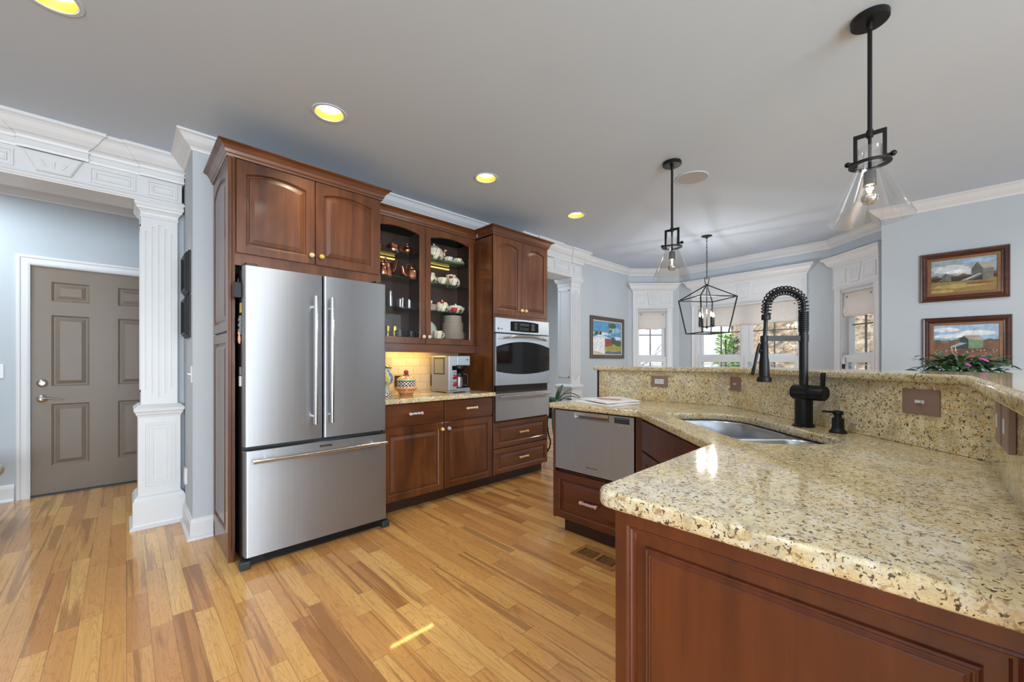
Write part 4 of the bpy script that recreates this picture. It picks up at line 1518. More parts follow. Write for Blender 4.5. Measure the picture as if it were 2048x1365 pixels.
ar.lathe([(0.0, 1.296), (0.0155, 1.296), (0.0155, 1.326), (0, 1.326)], (0.1775, 0, 0), 18)
ar.build('holder_arm', 'matte_black', fa)
hd = fmb()
hd.lathe([(0, 1.300), (0.012, 1.298), (0.0165, 1.278), (0.0168, 1.23), (0.0205, 1.205), (0.0215, 1.140), (0.0285, 1.137), (0.0295, 1.118), (0.026, 1.116), (0, 1.116)], (0.1775, 0, 0), 24)
hd.tube([(0.195, 0.004, 1.255), (0.206, 0.006, 1.262)], 0.009, 10)
hd.build('spray_head', 'matte_black', fa)
tr = fmb()
tr.tube([(0.201, 0.006, 1.292), (0.208, 0.006, 1.27), (0.222, 0.006, 1.20), (0.233, 0.006, 1.155), (0.235, 0.006, 1.147)], [0.004, 0.006, 0.0062, 0.0075, 0.004], 10)
tr.build('trigger', 'matte_black', fa)

sd_ = thing('soap_dispenser', 'small black soap dispenser beside the faucet', 'soap dispenser', (2.121, 0.252, CZ1))
s = MB((2.121, 0.252, 0), 3 * pi / 4)
s.lathe([(0, 0.9142), (0.031, 0.9142), (0.031, 0.919), (0.026, 0.924), (0.0215, 0.932), (0.0205, 0.940), (0.0205, 0.972), (0.017, 0.976), (0, 0.976)], seg=26)
s.build('base', 'matte_black', sd_)
s = MB((2.121, 0.252, 0), 3 * pi / 4)
s.lathe([(0, 0.975), (0.013, 0.975), (0.013, 0.988), (0.0185, 0.990), (0.0195, 0.996), (0.0185, 1.003), (0.010, 1.006), (0, 1.0065)], seg=24)
s.tube([(0.010, 0, 0.999), (0.04, 0, 1.001), (0.064, 0, 1.003)], [0.005, 0.0042, 0.0036], 10)
s.build('pump', 'matte_black', sd_)


# ================================================================== SMALL THINGS ON THE WALLS AND COUNTERS
def plate(label, loc, rz, w, h, mat='taupe', kind='outlet', slots=None, lift=0.006):
    """cover plate on a wall: local x along the wall, front towards -y"""
    t = thing('outlet_plate' if kind == 'outlet' else 'switch_plate', label, kind, loc, None, rz)
    MB().box(-w / 2, -lift, -h / 2, w / 2, 0, h / 2).build('cover', mat, t, 0.002, local=True)
    f = MB()
    if slots == 'gfci':
        f.box(-0.034, -lift - 0.003, -0.0175, 0.034, -lift, 0.0175)
        f.m = 1
        for sx in (-1, 1):
            for k in (-1, 1):
                f.box(sx * 0.022 - 0.004, -lift - 0.0036, k * 0.006 - 0.001, sx * 0.022 + 0.004, -lift - 0.0025, k * 0.006 + 0.001)
            f.tube([(sx * 0.022 + 0.0085, -lift - 0.0036, 0), (sx * 0.022 + 0.0085, -lift - 0.002, 0)], 0.0022, 8)
        f.box(-0.004, -lift - 0.0036, -0.008, 0.004, -lift - 0.0025, -0.004).box(-0.004, -lift - 0.0036, 0.004, 0.004, -lift - 0.0025, 0.008)
        f.build('receptacle', ['plastic_white', 'dark_grey'], t, local=True)
    elif slots == 'toggle_h':
        f.box(-0.016, -lift - 0.001, -0.005, 0.016, -lift, 0.005)
        f.loops([[(-0.010, -lift, -0.004), (0.008, -lift, -0.004), (0.008, -lift, 0.004), (-0.010, -lift, 0.004)], [(0.004, -lift - 0.014, -0.003), (0.012, -lift - 0.012, -0.003), (0.012, -lift - 0.012, 0.003), (0.004, -lift - 0.014, 0.003)]], True, True)
        f.build('toggle', 'plastic_white', t, local=True)
    elif slots == 'toggle_v':
        f.box(-0.005, -lift - 0.001, -0.012, 0.005, -lift, 0.012)
        f.loops([[(-0.004, -lift, -0.006), (0.004, -lift, -0.006), (0.004, -lift, 0.004), (-0.004, -lift, 0.004)], [(-0.003, -lift - 0.018, 0.002), (0.003, -lift - 0.018, 0.002), (0.003, -lift - 0.016, 0.009), (-0.003, -lift - 0.016, 0.009)]], True, True)
        f.build('toggle', 'plastic_white', t, local=True)
    elif slots == 'rocker':
        f.box(-0.008, -lift - 0.0025, -0.016, 0.008, -lift, 0.016)
        f.build('rocker', 'plastic_white', t, 0.001, local=True)
    elif slots == 'duplex':
        for k in (-1, 1):
            f.box(-0.016, -lift - 0.002, k * 0.02 - 0.013, 0.016, -lift, k * 0.02 + 0.013)
        f.build('receptacle', 'plastic_white' if mat == 'plastic_white' else 'dark_grey', t, 0.002, local=True)
    return t


plate('taupe plate with a white receptacle on the granite upstand', (2.8395, 1.366, 1.061), R90, 0.127, 0.080, slots='gfci')
plate('small taupe switch plate behind the faucet spout', (1.9545 + 0.840, 0.840, 1.065), R135, 0.118, 0.088, slots='toggle_h')
plate('large taupe plate with a white toggle to the side of the soap dispenser', (1.9545 + 0.010, 0.010, 1.071), R135, 0.128, 0.086, slots='toggle_h')
plate('taupe plate beyond the upstand corner, first from the corner', (1.470, -0.1295, 1.071), pi, 0.086, 0.108, slots='rocker', lift=0.012)
plate('taupe plate beyond the upstand corner, second from the corner', (1.350, -0.1295, 1.071), pi, 0.086, 0.108, slots='rocker', lift=0.012)
M['brown_plate'] = plain('dark_brown_plate', (58, 42, 36), 0.45)
plate('dark brown plate on the tiles half behind the coffee maker', (2.235, 3.4475, 1.02), 0, 0.074, 0.118, 'brown_plate', slots='duplex')
plate('dark brown plate on the tiles behind the round cookie jar', (1.845, 3.4475, 1.02), 0, 0.074, 0.110, 'brown_plate', slots='duplex')
plate('grey light switch on the wall end below the black frames', (0.3295, 3.50, 1.12), R90, 0.070, 0.112, 'plastic_white', 'switch', 'toggle_v')
plate('white outlet cover low on the wall end beside the column', (0.3295, 3.80, 0.365), R90, 0.075, 0.118, 'plastic_white', slots='duplex', lift=0.016)
plate('white switch plate beside the entry door casing', (-0.79, 5.4995, 1.125), 0, 0.085, 0.122, 'plastic_white', 'switch', 'toggle_v')
ws = MB((6.31, 0.69, 1.155), -3 * pi / 4)
ws.box(-0.02, -0.012, 0.02, 0.02, 0, 0.10)
ws.m = 1
ws.box(-0.012, -0.020, -0.05, 0.012, 0, 0.02)
tag(ws.build('plug_in_device', ['plastic_white', 'iron'], None, 0.003), 'small white and black plug-in device on the wall between two bay windows', 'device')


# ---- two black frames on the wall end
def black_frame(label, z0, z1):
    t = thing('picture_frame', label, 'picture frame', (0.33, 3.69, z0), 'black frames on the wall end', R90)
    w, h = 0.275, z1 - z0
    f = MB()
    prof = [(0, 0), (0, -0.012), (0.004, -0.016), (0.008, -0.012), (0.012, -0.022), (0.016, -0.027), (0.020, -0.022), (0.024, -0.032), (0.030, -0.036), (0.036, -0.030), (0.044, -0.020), (0.046, -0.006)]
    L = [[(-w / 2 + d, y, d), (w / 2 - d, y, d), (w / 2 - d, y, h - d), (-w / 2 + d, y, h - d)] for d, y in prof]
    f.loops(L, True, False)
    f.build('moulding', 'iron', t, local=True)
    MB().box(-w / 2 + 0.045, -0.009, 0.045, w / 2 - 0.045, -0.004, h - 0.045).build('picture', 'paper', t, local=True)
    return t


black_frame('upper black moulded frame on the wall end beside the column', 1.688, 1.985)
black_frame('lower black moulded frame on the wall end beside the column', 1.378, 1.676)

# ---- folded white towels on the dish drawer counter
M['print'] = plain('red_print', (176, 84, 92), 0.7)


def towel(label, corners, z, th, seed, mark=False):
    """folded cloth: bilinear sheet over four ground corners with soft waves"""
    rnd = random.Random(seed)
    ph = [rnd.uniform(0, 6) for _ in range(4)]
    n, m = 22, 22
    top, bot = [], []
    for j in range(m + 1):
        for i in range(n + 1):
            u, v = i / n, j / m
            p = Vector(corners[0]) * (1 - u) * (1 - v) + Vector(corners[1]) * u * (1 - v) + Vector(corners[2]) * u * v + Vector(corners[3]) * (1 - u) * v
            e = min(u, 1 - u, v, 1 - v)
            k = min(1.0, e * 12)
            zz = th * (0.45 + 0.55 * sqrt(k)) + 0.0030 * sin(5 * u + ph[0]) * sin(4 * v + ph[1]) * k + 0.0015 * sin(11 * u + ph[2])
            top.append((p.x, p.y, z + max(0.001, zz)))
            bot.append((p.x, p.y, z + 0.0004))
    mb = MB()
    q = (n + 1) * (m + 1)
    fs = []
    for j in range(m):
        for i in range(n):
            a = j * (n + 1) + i
            fs.append((a, a + 1, a + n + 2, a + n + 1))
            fs.append((q + a + n + 1, q + a + n + 2, q + a + 1, q + a))
    rim = [i for i in range(n + 1)] + [j * (n + 1) + n for j in range(1, m + 1)] + [m * (n + 1) + i for i in range(n - 1, -1, -1)] + [j * (n + 1) for j in range(m - 1, 0, -1)]
    for a, b2 in zip(rim, rim[1:] + rim[:1]):
        fs.append((a, b2, q + b2, q + a))
    mb.add(top + bot, fs, True)
    t = thing('folded_towel', label, 'towel', (corners[0][0], corners[0][1], z))
    mb.build('cloth', 'paper', t)
    if mark:
        pr = MB()
        c = (Vector(corners[0]) + Vector(corners[1]) + Vector(corners[2]) + Vector(corners[3])) / 4 + Vector((-0.07, -0.02))
        for row in (0, 1):
            for i in range(15):
                a = -0.85 + 1.7 * i / 14
                x = c.x - 0.02 + row * 0.028 - (0.018 * (1 - a * a) if row else -0.018 * (1 - a * a)) * -1
                y = c.y - a * 0.10
                s = 0.0035 + 0.002 * ((i * 7 + row) % 3) / 2
                pr.box(x - s, y - 0.004, z + th + 0.0022, x + s, y + 0.0035, z + th + 0.0050)
        pr.build('print_marks', 'print', t)
    return t


towel('lower white folded towel spread on the granite by the bar', [(2.265, 1.43), (2.60, 1.395), (2.81, 1.70), (2.36, 1.80)], CZ1, 0.010, 3)
towel('upper white folded towel with red print lying on another towel', [(2.285, 1.46), (2.62, 1.40), (2.80, 1.66), (2.44, 1.80)], CZ1 + 0.0135, 0.011, 8, True)


# ---- painted cookie jars
def bands(mb, prof, c, seg, pick):
    n = len(prof)
    for j in range(seg):
        a0, a1 = 2 * pi * j / seg, 2 * pi * (j + 1) / seg
        for i in range(n - 1):
            mb.m = pick(j, i)
            (r0, z0), (r1, z1) = prof[i], prof[i + 1]
            vs = [(c[0] + r0 * cos(a0), c[1] + r0 * sin(a0), c[2] + z0), (c[0] + r0 * cos(a1), c[1] + r0 * sin(a1), c[2] + z0),
                  (c[0] + r1 * cos(a1), c[1] + r1 * sin(a1), c[2] + z1), (c[0] + r1 * cos(a0), c[1] + r1 * sin(a0), c[2] + z1)]
            if r0 < 1e-6:
                mb.add(vs[1:], [(0, 1, 2)], True)
            elif r1 < 1e-6:
                mb.add(vs[:3], [(0, 1, 2)], True)
            else:
                mb.add(vs, [(0, 1, 2, 3)], True)


for k_, c_ in {'terra': (194, 122, 90), 'orange': (230, 180, 120), 'green': (108, 140, 96), 'jblack': (30, 32, 40), 'jwhite': (232, 230, 222), 'jred': (182, 48, 56),
               'jblue': (104, 146, 190), 'jyellow': (214, 206, 112), 'mintg': (176, 200, 190), 'slate': (92, 104, 110), 'cream2': (232, 224, 206)}.items():
    M[k_] = plain('glaze_' + k_, c_, 0.2, var=0.10, scale=70)

JX, JY = 1.765, 3.155
j = thing('cookie_jar', 'round painted cookie jar with checkered band and red ball lid', 'jar', (JX, JY, CZ1))
mb = MB()
bands(mb, [(0, 0.0006), (0.056, 0.0006), (0.058, 0.012), (0.066, 0.024), (0.082, 0.040), (0.092, 0.054), (0.094, 0.062), (0.090, 0.070), (0.078, 0.078), (0.070, 0.082)], (JX, JY, CZ1), 36,
      lambda a, i: 1 if i in (3, 6) or (i == 4 and a % 6 == 0) else (2 if i == 7 and a % 2 else 0))
mb.build('bowl', ['terra', 'orange', 'cream2'], j)
mb = MB()
bands(mb, [(0.070, 0.080), (0.076, 0.084), (0.079, 0.096), (0.079, 0.108), (0.076, 0.119), (0.070, 0.123)], (JX, JY, CZ1), 32, lambda a, i: (a + i) % 2)
mb.build('checkered_band', ['jblack', 'jwhite'], j)
mb = MB()
bands(mb, [(0.070, 0.122), (0.080, 0.125), (0.081, 0.131), (0.076, 0.135), (0.077, 0.140), (0.066, 0.152), (0.046, 0.164), (0.020, 0.172), (0, 0.174)], (JX, JY, CZ1), 36,
      lambda a, i: 1 if i < 2 else (2 if i in (2, 3) else (0 if a % 5 else 2)))
lid = mb.build('lid', ['orange', 'green', 'cream2'], j)
mb = MB()
for a in range(6):
    an = a * pi / 3
    mb.sphere((JX + 0.016 * cos(an), JY + 0.016 * sin(an), CZ1 + 0.176), 0.013, 10, 1, 1, 0.5)
mb.build('leaf_collar', 'slate', lid)
mb = MB()
mb.lathe([(0, 0.172), (0.008, 0.174), (0.008, 0.182), (0, 0.184)], (JX, JY, CZ1), 12)
mb.sphere((JX, JY, CZ1 + 0.200), 0.021, 20)
mb.build('lid_knob', 'jred', lid)

VX, VY = 1.578, 3.215
j = thing('ginger_jar', 'tall painted jar with blue and yellow stripes behind the refrigerator edge', 'jar', (VX, VY, CZ1))
mb = MB()
bands(mb, [(0, 0.0006), (0.086, 0.0006), (0.088, 0.006), (0.083, 0.014), (0.076, 0.022), (0.068, 0.030), (0.060, 0.036)], (VX, VY, CZ1), 32, lambda a, i: (a + i) % 2)
mb.build('checkered_foot', ['jblack', 'jwhite'], j)
mb = MB()
mb.lathe([(0.060, 0.034), (0.054, 0.05), (0.050, 0.075), (0.052, 0.094)], (VX, VY, CZ1), 32)
mb.build('stem', 'mintg', j)
mb = MB()
bands(mb, [(0.052, 0.092), (0.066, 0.104), (0.080, 0.124), (0.086, 0.148), (0.086, 0.168), (0.080, 0.192), (0.070, 0.210), (0.062, 0.220)], (VX, VY, CZ1), 36,
      lambda a, i: (0, 0, 0, 1, 1, 2)[(a + i // 2) % 6])
mb.build('belly', ['jblue', 'jyellow', 'cream2'], j)
mb = MB()
bands(mb, [(0.062, 0.219), (0.064, 0.226), (0.074, 0.236), (0.076, 0.243), (0.070, 0.249), (0.046, 0.262), (0.020, 0.276), (0.010, 0.282), (0.010, 0.30), (0, 0.30)], (VX, VY, CZ1), 36,
      lambda a, i: 1 if i < 2 else 0)
lid = mb.build('lid', ['slate', 'cream2'], j)
MB().sphere((VX, VY, CZ1 + 0.316), 0.019, 18).build('lid_knob', 'jred', lid)

# ---- coffee maker and its carafe
cm = thing('coffee_maker', 'stainless drip coffee maker with two red knobs', 'coffee maker', (2.28, 3.2, CZ1))
b = MB()
y0, y1 = 3.066, 3.36
b.box(2.152, y0, 0.936, 2.246, y1, 1.262).box(2.246, y0, 1.168, 2.402, y1, 1.262).box(2.246, 3.25, 0.95, 2.402, y1, 1.168).box(2.246, y0, 0.934, 2.402, y1, 0.955)
b.build('body', 'steel_h', cm, 0.006)
b = MB()
b.box(2.150, y0 - 0.002, 0.922, 2.404, y1, 0.936)
for x, y in ((2.156, y0), (2.352, y0), (2.156, y1 - 0.05), (2.352, y1 - 0.05)):
    b.box(x, y, 0.9142, x + 0.048, y + 0.05, 0.923)
b.build('base_frame', 'steel_h', cm, 0.003)
b = MB()
b.box(2.249, 3.08, 0.9552, 2.399, 3.249, 0.9585).box(2.249, 3.238, 0.956, 2.399, 3.249, 1.166)
b.lathe([(0, 1.168), (0.066, 1.168), (0.064, 1.142), (0.040, 1.116), (0.024, 1.108), (0, 1.108)], (2.322, 3.140, 0), 28)
b.build('brew_basket', 'black', cm)
b = MB()
b.box(2.190, y0 - 0.002, 1.125, 2.244, y0 + 0.001, 1.168)
b.build('display', 'black_glass', cm)
b = MB()
for i in range(4):
    b.box(2.193 + i * 0.013, y0 - 0.004, 1.094, 2.202 + i * 0.013, y0, 1.112)
b.build('buttons', 'chrome', cm)
for z in (1.062, 0.994):
    k = MB()
    k.m = 1
    k.tube([(2.219, y0 + 0.001, z), (2.219, y0 - 0.006, z)], 0.0245, 26)
    k.m = 0
    k.tube([(2.219, y0 - 0.005, z), (2.219, y0 - 0.008, z), (2.219, y0 - 0.026, z), (2.219, y0 - 0.029, z)], [0.0185, 0.020, 0.0195, 0.017], 26)
    k.build('knob', ['red', 'chrome'], cm)
b = MB()
b.box(2.345, y0 - 0.0025, 1.218, 2.386, y0 + 0.001, 1.232)
b.build('badge', 'chrome', cm)
text_mesh('lettering', 'WOLF', 0.011, (2.3655, y0 - 0.0028, 1.225), 0, 'dark_grey', cm)
b = MB((2.152, y1, 0), R90)
b.loops([[(0.05, 0, 1.085), (0.225, 0, 1.085), (0.225, 0, 1.245), (0.05, 0, 1.245)], [(0.05, -0.004, 1.085), (0.225, -0.004, 1.085), (0.225, -0.004, 1.245), (0.05, -0.004, 1.245)],
         [(0.060, -0.004, 1.095), (0.215, -0.004, 1.095), (0.215, -0.004, 1.235), (0.060, -0.004, 1.235)], [(0.062, -0.0005, 1.097), (0.213, -0.0005, 1.097), (0.213, -0.0005, 1.233), (0.062, -0.0005, 1.233)]], False, False)
b.m = 1
b.box(0.062, -0.002, 1.097, 0.213, -0.0005, 1.233)
b.build('water_tank_window', ['dark_grey', 'grey'], cm)
CX_, CY_ = 2.316, 3.135
ca = thing('coffee_carafe', 'small steel carafe with black handle standing in the coffee maker', 'carafe', (CX_, CY_, 0.9602))
b = MB()
b.lathe([(0, 0.9604), (0.046, 0.9604), (0.048, 0.964), (0.0485, 1.03), (0.046, 1.052), (0.042, 1.062), (0, 1.066)], (CX_, CY_, 0), 28)
b.build('body', 'steel', ca)
b = MB()
b.lathe([(0, 1.061), (0.044, 1.061), (0.047, 1.072), (0.044, 1.092), (0.032, 1.102), (0, 1.102)], (CX_, CY_, 0), 26)
b.build('lid', 'black', ca)
b = MB()
b.tube([(2.350, 3.115, 1.084), (2.378, 3.095, 1.086), (2.386, 3.085, 1.074), (2.389, 3.084, 1.03), (2.384, 3.088, 0.985), (2.376, 3.097, 0.974), (2.356, 3.11, 0.980)], 0.0105, 10)
b.build('handle', 'black', ca)

# ---- floor register
rg = thing('floor_register', 'wooden floor register with two rows of slots near the peninsula', 'vent', (2.09, 1.40, 0.0005))
b = MB()
b.box(2.005, 1.252, 0.0005, 2.185, 1.280, 0.006).box(2.005, 1.525, 0.0005, 2.185, 1.553, 0.006).box(2.005, 1.28, 0.0005, 2.045, 1.525, 0.006).box(2.145, 1.28, 0.0005, 2.185, 1.525, 0.006)
b.box(2.045, 1.388, 0.0005, 2.145, 1.416, 0.006)
for a0, a1 in ((1.28, 1.388), (1.416, 1.525)):
    for i in range(1, 8):
        y = a0 + (a1 - a0) * i / 8
        b.box(2.045, y - 0.0032, 0.0005, 2.145, y + 0.0032, 0.0055)
M['register'] = wood('register_wood', (140, 96, 56), (170, 120, 74), (190, 142, 92), 'y', 0.3, 0.3)
b.build('grille', 'register', rg, 0.0008)
MB().box(2.04, 1.276, 0.0002, 2.15, 1.53, 0.0014).build('duct', 'iron', rg)

# ================================================================== LIGHT FITTINGS
for i, (x, y) in enumerate(CANS):
    side = ('above the entry hall side of the ceiling', 'above the refrigerator', 'above the glass cabinet', 'above the oven opening')[i]
    t = thing('recessed_light', 'gold lined recessed ceiling light ' + side, 'light', (x, y, H), 'recessed ceiling lights')
    b = MB()
    b.lathe([(0.0805, 0.0), (0.083, -0.004), (0.098, -0.004), (0.102, -0.0005), (0.0805, -0.0003)], (x, y, H), 40)
    b.build('trim_ring', 'ceiling', t)
    b = MB()
    b.lathe([(0.0800, -0.001), (0.072, 0.016), (0.0605, 0.030), (0.060, 0.036)], (x, y, H), 40)
    b.build('reflector', 'baffle', t)
    b = MB()
    b.lathe([(0, 0.031), (0.060, 0.031), (0.061, 0.035), (0, 0.038)], (x, y, H), 32)
    b.build('lens', 'lens', t)
    lamp('recessed_and_fill_spot', 'SPOT', (x, y, H + 0.012), 15, (1.0, 0.88, 0.68), spot_size=radians(110), spot_blend=0.6, shadow_soft_size=0.05)

sp_ = thing('ceiling_speaker', 'round pale grey speaker cover flush in the ceiling', 'speaker', (3.395, 1.355, H))
b = MB()
b.lathe([(0.118, -0.0005), (0.119, -0.006), (0.126, -0.006), (0.128, -0.0005)], (3.395, 1.355, H), 48)
b.build('rim', 'ceiling', sp_)
M['mesh'] = plain('speaker_mesh', (176, 176, 176), 0.8, var=0.15, scale=400)
b = MB()
b.lathe([(0, -0.005), (0.118, -0.005), (0.118, -0.0005), (0, -0.0005)], (3.395, 1.355, H), 48)
b.build('grille', 'mesh', sp_)


def pendant(x, y, label):
    t = thing('pendant_light', label, 'pendant light', (x, y, H), 'glass cone pendants over the bar')
    b = MB()
    b.lathe([(0, -0.0005), (0.066, -0.0005), (0.068, -0.003), (0.068, -0.024), (0.064, -0.027), (0.012, -0.028), (0.012, -0.05), (0.0095, -0.058), (0, -0.058)], (x, y, H), 36)
    b.build('canopy', 'matte_black', t)
    b = MB()
    b.tube([(x, y, H - 0.05), (x, y, 2.215)], 0.0085, 14)
    b.tube([(x, y, 2.236), (x, y, 2.205)], 0.0125, 14)
    b.tube([(x, y, 2.21), (x, y, 2.05)], 0.0065, 12)
    b.build('rod', 'matte_black', t)
    b = MB()
    b.box(x - 0.007, y - 0.056, 2.212, x + 0.007, y + 0.056, 2.228)
    for s in (-1, 1):
        b.box(x - 0.007, y + s * 0.049 - 0.007, 2.085, x + 0.007, y + s * 0.049 + 0.007, 2.212)
        b.tube([(x, y + s * 0.046, 2.108), (x, y + s * 0.072, 2.108)], 0.006, 10)
        b.sphere((x, y + s * 0.076, 2.108), 0.012, 14)
    b.build('bracket', 'matte_black', t, 0.0015)
    b = MB()
    b.lathe([(0.052, 2.083), (0.074, 2.083), (0.074, 2.090), (0.052, 2.090), (0.052, 2.083)], (x, y, 0), 40)
    b.build('ring', 'matte_black', t)
    b = MB()
    b.lathe([(0.042, 2.158), (0.0425, 2.095), (0.046, 2.074), (0.056, 2.052), (0.098, 1.955), (0.146, 1.842), (0.149, 1.838), (0.1435, 1.842), (0.0955, 1.955), (0.0535, 2.052), (0.0435, 2.074), (0.040, 2.095), (0.0395, 2.158), (0.042, 2.158)], (x, y, 0), 48)
    b.build('glass_shade', 'shade_glass', t)
    b = MB()
    b.lathe([(0, 2.052), (0.021, 2.052), (0.0225, 2.048), (0.0225, 2.000), (0.024, 1.996), (0.024, 1.990), (0.015, 1.988), (0, 1.988)], (x, y, 0), 24)
    b.build('socket', 'gun', t)
    b = MB()
    b.lathe([(0.011, 1.990), (0.012, 1.978), (0.020, 1.962), (0.029, 1.948)], (x, y, 0), 24)
    bo = b.build('bulb', 'bulb_glass', t)
    b = MB()
    b.lathe([(0.029, 1.948), (0.0325, 1.936), (0.0315, 1.926), (0.025, 1.914), (0.012, 1.907), (0, 1.906)], (x, y, 0), 24)
    b.build('mirror_tip', 'chrome', bo)
    b = MB()
    b.tube([(x, y, 1.985), (x, y, 1.952)], [0.003, 0.006], 8)
    b.build('filament', 'filament', bo)
    lamp('pendant_lamp', 'POINT', (x, y, 1.962), 1.2, (1.0, 0.85, 0.6), shadow_soft_size=0.012)
    return t


M['gun'] = plain('dark_steel_socket', (112, 112, 112), 0.3, 1.0)
M['bulb_glass'] = thin_glass('bulb_glass', (1, 0.97, 0.9), 1.3)
pendant(2.378, 0.172, 'clear glass cone pendant with black rod nearer the camera')
pendant(3.022, 1.355, 'clear glass cone pendant next to the ceiling speaker')

# ---- lantern over the breakfast table
LX, LY = 5.10, 1.855
lt = thing('lantern_light', 'black open cage lantern hanging by a chain in front of the bay', 'lantern', (LX, LY, H))
b = MB()
b.lathe([(0, -0.0005), (0.062, -0.0005), (0.062, -0.004), (0.045, -0.012), (0.016, -0.020), (0.010, -0.032), (0, -0.032)], (LX, LY, H), 32)
b.build('canopy', 'matte_black', lt)
b = MB()
z, k = H - 0.028, 0
while z > 2.232:
    pts = []
    for i in range(14):
        a = 2 * pi * i / 14
        u, v = 0.008 * cos(a), 0.0235 * sin(a)
        pts.append((LX + (u if k % 2 else u * 0.25), LY + (u * 0.25 if k % 2 else u), z - 0.020 + v))
    b.tube(pts, 0.0026, 6, closed=True)
    z -= 0.0385
    k += 1
b.build('chain', 'matte_black', lt)
zt = z + 0.016
b = MB()
R_, F_ = Vector((0.719, -0.695, 0)), Vector((0.695, 0.719, 0))
C0 = Vector((LX, LY, 0))
hp_ = [C0 + R_ * u + Vector((0, 0, zz)) for u, zz in ((-0.030, zt), (0.030, zt), (0.016, 2.150), (-0.016, 2.150))]
b.tube(hp_, 0.005, 8, closed=True)
b.lathe([(0, 2.155), (0.016, 2.150), (0.018, 2.120), (0.010, 2.112), (0, 2.112)], (LX, LY, 0), 16)
b.build('hanger', 'matte_black', lt)
ang0 = radians(188.6)
def corner(i, r, z):
    a = ang0 + i * pi / 2
    return Vector((LX + r * cos(a), LY + r * sin(a), z))


RT, RB_ = 0.328, 0.236
ZT_, ZB_, ZA = 1.972, 1.552, 2.136
b = MB()
b.smooth = False
for i in range(4):
    b.tube([corner(i, RT, ZT_), corner(i + 1, RT, ZT_)], 0.0082, 4)
    b.tube([corner(i, RB_, ZB_), corner(i + 1, RB_, ZB_)], 0.0082, 4)
    b.tube([corner(i, RT, ZT_ + 0.004), corner(i, RB_, ZB_ - 0.004)], 0.0082, 4)
    b.tube([corner(i, RT, ZT_), corner(i, 0.012, ZA)], 0.0082, 4)
b.build('cage', 'matte_black', lt)
b = MB()
b.tube([(LX, LY, 2.13), (LX, LY, 1.625)], 0.0052, 10)
b.lathe([(0, 1.640), (0.015, 1.638), (0.017, 1.630), (0.010, 1.616), (0.004, 1.606), (0, 1.604)], (LX, LY, 0), 16)
b.build('stem', 'matte_black', lt)
for i in range(4):
    a = ang0 + pi / 4 + i * pi / 2
    cx, cy = LX + 0.088 * cos(a), LY + 0.088 * sin(a)
    b = MB()
    b.tube([(LX, LY, 1.630), (LX + 0.05 * cos(a), LY + 0.05 * sin(a), 1.628), (cx, cy, 1.634)], 0.0045, 8)
    b.lathe([(0, 1.634), (0.014, 1.636), (0.020, 1.644), (0.012, 1.646), (0.0115, 1.650), (0.0115, 1.748), (0.006, 1.750), (0, 1.750)], (cx, cy, 0), 16)
    co2 = b.build('candle_arm', 'matte_black', lt)
    b = MB()
    b.lathe([(0.0055, 1.749), (0.008, 1.756), (0.0105, 1.768), (0.0085, 1.786), (0.0035, 1.802), (0, 1.808)], (cx, cy, 0), 14)
    b.build('candle_bulb', 'flame', co2)
for i in range(4):
    a = ang0 + pi / 4 + i * pi / 2
    lamp('lantern_lamp', 'POINT', (LX + 0.088 * cos(a), LY + 0.088 * sin(a), 1.825), 4.2, (1.0, 0.96, 0.92), shadow_soft_size=0.022)

# ================================================================== PICTURES
for k_, c_ in {'p_sky': (146, 164, 172), 'p_sky2': (156, 186, 214), 'p_cloud': (198, 204, 206), 'p_cloud2': (222, 226, 230), 'p_rust': (122, 72, 40), 'p_field': (140, 116, 62), 'p_field2': (168, 146, 88),
               'p_dark': (46, 42, 34), 'p_barn': (88, 88, 82), 'p_barn2': (112, 112, 104), 'p_roof': (170, 160, 150), 'p_shed': (158, 164, 170), 'p_soil': (118, 84, 62), 'p_soil2': (96, 66, 50), 'p_green': (110, 142, 104),
               'p_teal': (44, 62, 66), 'p_cotton': (206, 190, 180), 'p_blue': (96, 154, 196), 'p_pale': (206, 220, 228), 'p_red': (150, 84, 74), 'p_grass': (160, 158, 88), 'p_indigo': (96, 110, 142), 'p_leaf': (74, 98, 74),
               'p_white': (232, 236, 240)}.items():
    M[k_] = plain('paint_' + k_[2:], c_, 0.55, var=0.22, scale=28)


def blob(cx, cz, rx, rz, n=16, seed=0):
    r = random.Random(seed)
    return [(cx + rx * cos(2 * pi * i / n) * r.uniform(0.8, 1.15), cz + rz * sin(2 * pi * i / n) * r.uniform(0.8, 1.15)) for i in range(n)]


